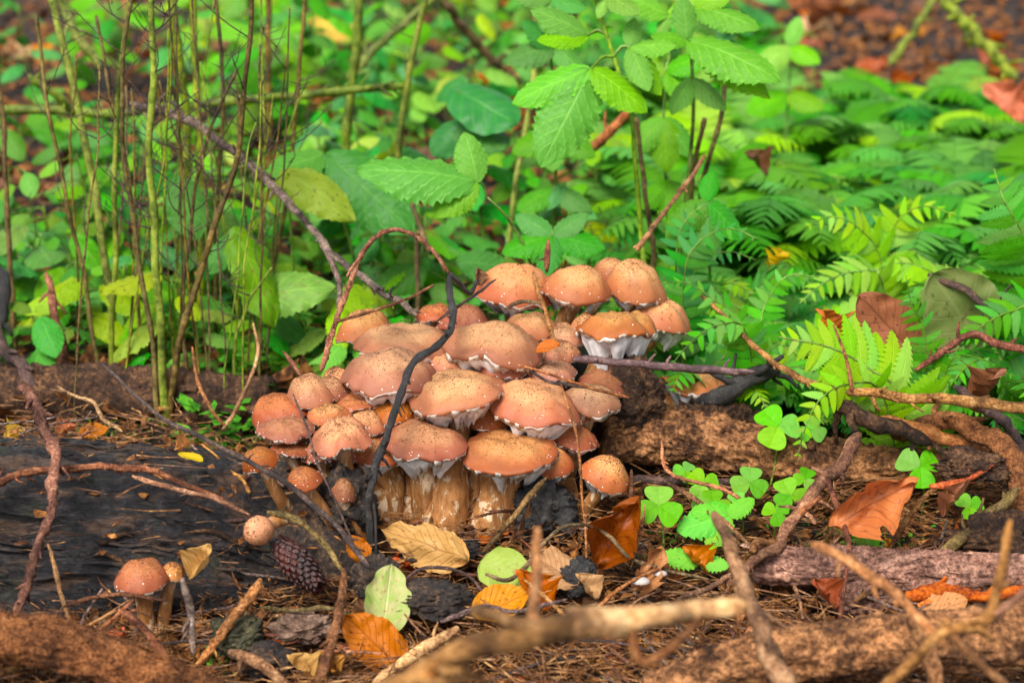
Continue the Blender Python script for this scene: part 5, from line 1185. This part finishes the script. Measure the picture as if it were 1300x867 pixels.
# needles
def needles(name, spots, lmin, lmax, r, mat, label, seed):
    rg = random.Random(seed); V = []; F = []
    for (x, y, z) in spots:
        L = rg.uniform(lmin, lmax); a = rg.uniform(0, 6.28); d = Vector((math.cos(a), math.sin(a), rg.uniform(-.12, .25))).normalized(); s = d.cross(Vector((0, 0, 1))).normalized(); u = s.cross(d)
        bnd = s*L*rg.uniform(-.12, .12); p = Vector((x, y, z)); b = len(V); rr_ = r*rg.uniform(.6, 1.5)
        for q, k in ((p, 1), (p+d*L*.5+bnd, .9), (p+d*L, .35)):
            V += [q+s*rr_*k, q+u*rr_*k, q-s*rr_*k]
        for j in (0, 3):
            for c in range(3): F.append((b+j+c, b+j+(c+1) % 3, b+j+3+(c+1) % 3, b+j+3+c))
    return tag(put(name, V, F, mat, org=(0, -.1, 0), smooth=False), label, 'litter', kind='stuff')
C_NEEDLE = cover_mat('needle', [(.34, (.016, .007, .004)), (.46, (.075, .031, .012)), (.56, (.20, .088, .030)), (.68, (.46, .26, .10))], .5, 0)
def front_spots(n, zmax, keep_log):
    out = []
    for k in range(n):
        p = G(rg.uniform(-250, 1550), rg.uniform(545, 930)); x, y = p.x, p.y; z = surf_z(x, y)
        if z > ground_z(x, y)+.004 and rg.random() > keep_log: continue
        out.append((x, y, z+.001+rg.random()*zmax))
    return out
needles('needle_litter', front_spots(17000, .012, .10), .007, .016, .00030, C_NEEDLE, 'fallen brown conifer needles strewn over the soil', 8)
needles('twig_litter', front_spots(5000, .022, .06), .015, .050, .00060, C_NEEDLE, 'tangle of fine dry twig bits over the soil', 9)
# ---------------------------------------------------------------- small dead twigs, each its own
TM = []
for v in range(14):
    r2 = random.Random(v+40); mat = r2.choice([T_RED, T_TAN, T_TAN, T_GREY, T_DARK]); P = [Vector((0, 0, 0))]
    for k in range(4): P.append(P[-1]+Vector((.25, r2.uniform(-.06, .06), r2.uniform(-.05, .05))))
    Q = spline(P, 34); V, F, UV = tube(Q, [.018*(1-.45*i/33) for i in range(34)], 7, .22, 45, v, True, .45 if v % 2 else 0, .6); bag = Bag(); bag.add(V, F, UV)
    for k in range(r2.randint(0, 3)):
        p = Q[r2.randint(6, 28)]; e = p+Vector((r2.uniform(.04, .14), r2.choice((-1, 1))*r2.uniform(.05, .14), r2.uniform(-.02, .08)))
        bag.add(*tube(spline([p, e], 6), [.010-.001*i for i in range(6)], 5, .15, 45, v))
    me = mesh('small_twig', bag.V, bag.F, uv=bag.UV); me.materials.append(mat); TM.append((me, mat.name))
TC = {'twig_red_brown': 'red brown', 'twig_tan': 'tan', 'twig_grey': 'grey', 'twig_dark': 'dark'}
for i in range(330):
    p = G(rg.uniform(-120, 1420), 575+340*rg.random()**.8); x, y = p.x, p.y; z = surf_z(x, y)
    on_log = z > ground_z(x, y)+.004
    if on_log and (rg.random() < .8 or x > -.12): continue
    me, mn = rg.choice(TM); L = rg.uniform(.03, .095); a = rg.uniform(0, 6.28)
    M = Matrix.Translation((x, y, z+.003+rg.random()*.008)) @ Matrix.Rotation(a, 4, 'Z') @ Matrix.Rotation(rg.uniform(-.28, .08), 4, 'Y') @ Matrix.Scale(L, 4)
    where = 'on the black decaying log' if on_log else ('in the litter round the bark log and the grey log' if p.x > .12 else 'in the litter between the cluster and the thick broken branch' if p.x > -.13 else 'in the litter before the black decaying log')
    lab = 'small %s dead twig %s' % (TC[mn], where); tag(inst('small_twig', me, M), lab, 'twig', lab.replace(' twig ', ' twigs '))
# ---------------------------------------------------------------- scattered fallen leaves
MATS = [(D_ORANGE, 'orange'), (D_ORANGE, 'orange'), (D_RUST, 'rusty'), (D_TAN, 'tan'), (D_RUST, 'rusty'), (D_BROWN, 'dark brown'), (D_BROWN, 'dark brown'), (D_RED, 'reddish')]
def scatter_leaf(x, y, z, L, where, lift):
    mat, cn = rg.choice(MATS); a = rg.uniform(0, 6.28); b = Vector((x, y, z+lift)); e = b+Vector((math.cos(a), math.sin(a), rg.uniform(-.15, .3)))*L
    lab = 'fallen %s leaf %s' % (cn, where)
    o = inst('fallen_leaf', lm(rg.choice(['dry', 'curl', 'flat']), mat, 40+rg.randint(0, 3)), leaf_M(b, e, None, (rg.uniform(-.5, .5), rg.uniform(-.7, .3), 1), rg.uniform(-.4, .4))); tag(o, lab, 'leaf', lab.replace(' leaf ', ' leaves '))
for i in range(200):
    p = G(rg.uniform(-100, 1400), rg.uniform(640, 900)); x, y = p.x, p.y
    if surf_z(x, y) > ground_z(x, y)+.004: continue
    scatter_leaf(x, y, ground_z(x, y), rg.uniform(.012, .030), 'in the twig litter in front of the logs', .003)
for i in range(60):
    y = rg.uniform(.5, 1.8); x = rg.uniform(-(y+1.2)*.28, (y+1.2)*.28); scatter_leaf(x, y, ground_z(x, y), rg.uniform(.03, .055), 'between the plants behind the logs', .012+.02*rg.random())
for i in range(150):
    y = rg.uniform(1.3, 3.9); x = rg.uniform(-(y+1.2)*.3, (y+1.2)*.3); scatter_leaf(x, y, ground_z(x, y), rg.uniform(.05, .10), 'on the bare far forest floor', .012)
# ---------------------------------------------------------------- cone, chunks, shells
def cone():
    A = W(352, 688, -.095); B = W(402, 742, -.118); ax = (B-A).normalized(); L = (B-A).length; lo = A.lerp(B, .6)-Vector((0, 0, .013))
    rt = root('spruce_cone', lo, 'dark wet spruce cone lying among twigs beside the black log', 'cone')
    P = spline([A, B], 12); V, F, UV = tube(P, [.0085*math.sin(math.pi*(.12+.80*i/11))**.7+.001 for i in range(12)], 16); put('core', V, F, CONE, rt, uv=UV)
    n, V, F = 5, [], []
    ring = [(-.5, -.30), (.2, -.55), (.75, -.35), (1.0, 0), (.75, .35), (.2, .55), (-.5, .30)]
    V = [(x, y, .10*x-.35*y*y) for x, y in ring]+[(x*.95, y*.95, .10*x-.35*y*y-.10) for x, y in ring]+[(.2, 0, .12)]
    k = len(ring); F = [(i, (i+1) % k, 2*k) for i in range(k)]+[(i, k+i, k+(i+1) % k, (i+1) % k) for i in range(k)]
    me = mesh('scale', V, F); me.materials.append(CONE)
    t1 = ax.orthogonal().normalized(); t2 = ax.cross(t1)
    for i in range(120):
        t = (i+.5)/120; a = i*2.39996; r_ = .0088*math.sin(math.pi*(.13+.80*t))**.7+.0008; d = t1*math.cos(a)+t2*math.sin(a); p = A+ax*L*t+d*r_
        x = (ax+d*.14).normalized(); z = (d-x*d.dot(x)).normalized(); y = z.cross(x); M = Matrix((x, y, z)).transposed().to_4x4(); M.translation = p
        inst('scale', me, M @ Matrix.Scale(.0050, 4), rt)
cone()
def chunk(px, py, y, s, mat, label, seed, flatten=.7):
    C = W(px, py, y); n, m = 44, 64; V = []
    sx, sy, sz = s
    for j in range(n):
        th = math.pi*j/(n-1)
        for k in range(m):
            a = 2*math.pi*k/m; d = Vector((math.sin(th)*math.cos(a), math.sin(th)*math.sin(a), math.cos(th)))
            q = 1+.5*nz(d.x*1.6+seed, d.y*1.6, d.z*1.6)+.25*nz(d.x*3.5, d.y*7.5+seed, d.z*7.5)+.16*nz(d.x*9, d.y*18, d.z*18+seed)+.10*nz(d.x*26, d.y*30, d.z*30+seed)
            V.append(C+Vector((d.x*sx, d.y*sy, d.z*sz))*q)
    F = [(j*m+k, j*m+(k+1) % m, (j+1)*m+(k+1) % m, (j+1)*m+k) for j in range(n-1) for k in range(m)]
    tag(put('wood_chunk', V, F, mat), label, 'wood')
for c in [(690,652,-.015,(.020,.016,.020),T_BLACK,'black wet wood chunk under the shaded mushroom stems',1),
          (386,797,-.155,(.017,.013,.008),STONE,'pinkish crumbly bark chunk below the dark cone',2),
          (300,806,-.165,(.017,.015,.009),MOSSY,'mossy grey lump beside the knobbly tan twig',3),
          (338,840,-.180,(.014,.014,.009),ROT,'dark rotten lump behind the brown twig',4),
          (545,760,-.125,(.022,.018,.009),ROT,'crumbling dark wood under the arching dark twig',5),
          (735,735,-.105,(.012,.010,.012),T_BLACK,'black wood chunk behind the pinkish tan ribbed leaf',6),
          (480,735,-.105,(.014,.012,.013),ROT,'dark wood piece beside the yellow spotted leaf',7),
          (1270,690,-.06,(.030,.022,.018),BARK_DARK,'dark bark lump beside the yellowish stick',8),
          (1235,590,.0,(.022,.018,.010),BARK_DARK,'dark bark chunk under the weathered root',9),
          (905,545,.09,(.030,.02,.022),BARK_DARK,'dark bark lump between the bark log and the torn flat mushroom',10),
          (800,505,.075,(.022,.016,.026),BARK_DARK,'dark upright bark knob at the end of the bark log',11),
          (1090,760,-.10,(.020,.014,.010),BARK_GREY,'grey bark lump under the grey log',12),
          (435,640,-.04,(.018,.016,.022),ROT,'dark rotten wood block under the wilted mushrooms',13),
          (560,700,-.055,(.025,.015,.008),ROT,'low dark wood slab at the foot of the stout stems',14)]: chunk(*c)
for i, (px, py, y) in enumerate([(813, 738, -.115), (838, 728, -.105)]):
    C = W(px, py, y); V = []; n, m = 8, 16; s = .0050-.0012*i
    for j in range(n):
        for k in range(m):
            th = .5*math.pi*j/(n-1)*1.1; a = 2*math.pi*k/m; V.append(C+Vector((math.sin(th)*math.cos(a)*s*1.2, math.sin(th)*math.sin(a)*s*.8, math.cos(th)*s*.6)))
    F = [(j*m+k, j*m+(k+1) % m, (j+1)*m+(k+1) % m, (j+1)*m+k) for j in range(n-1) for k in range(m)]
    tag(put('seed_shell', V, F, SHELL), ['larger', 'smaller'][i]+' white shell bit in front of the narrow orange leaf', 'shell')
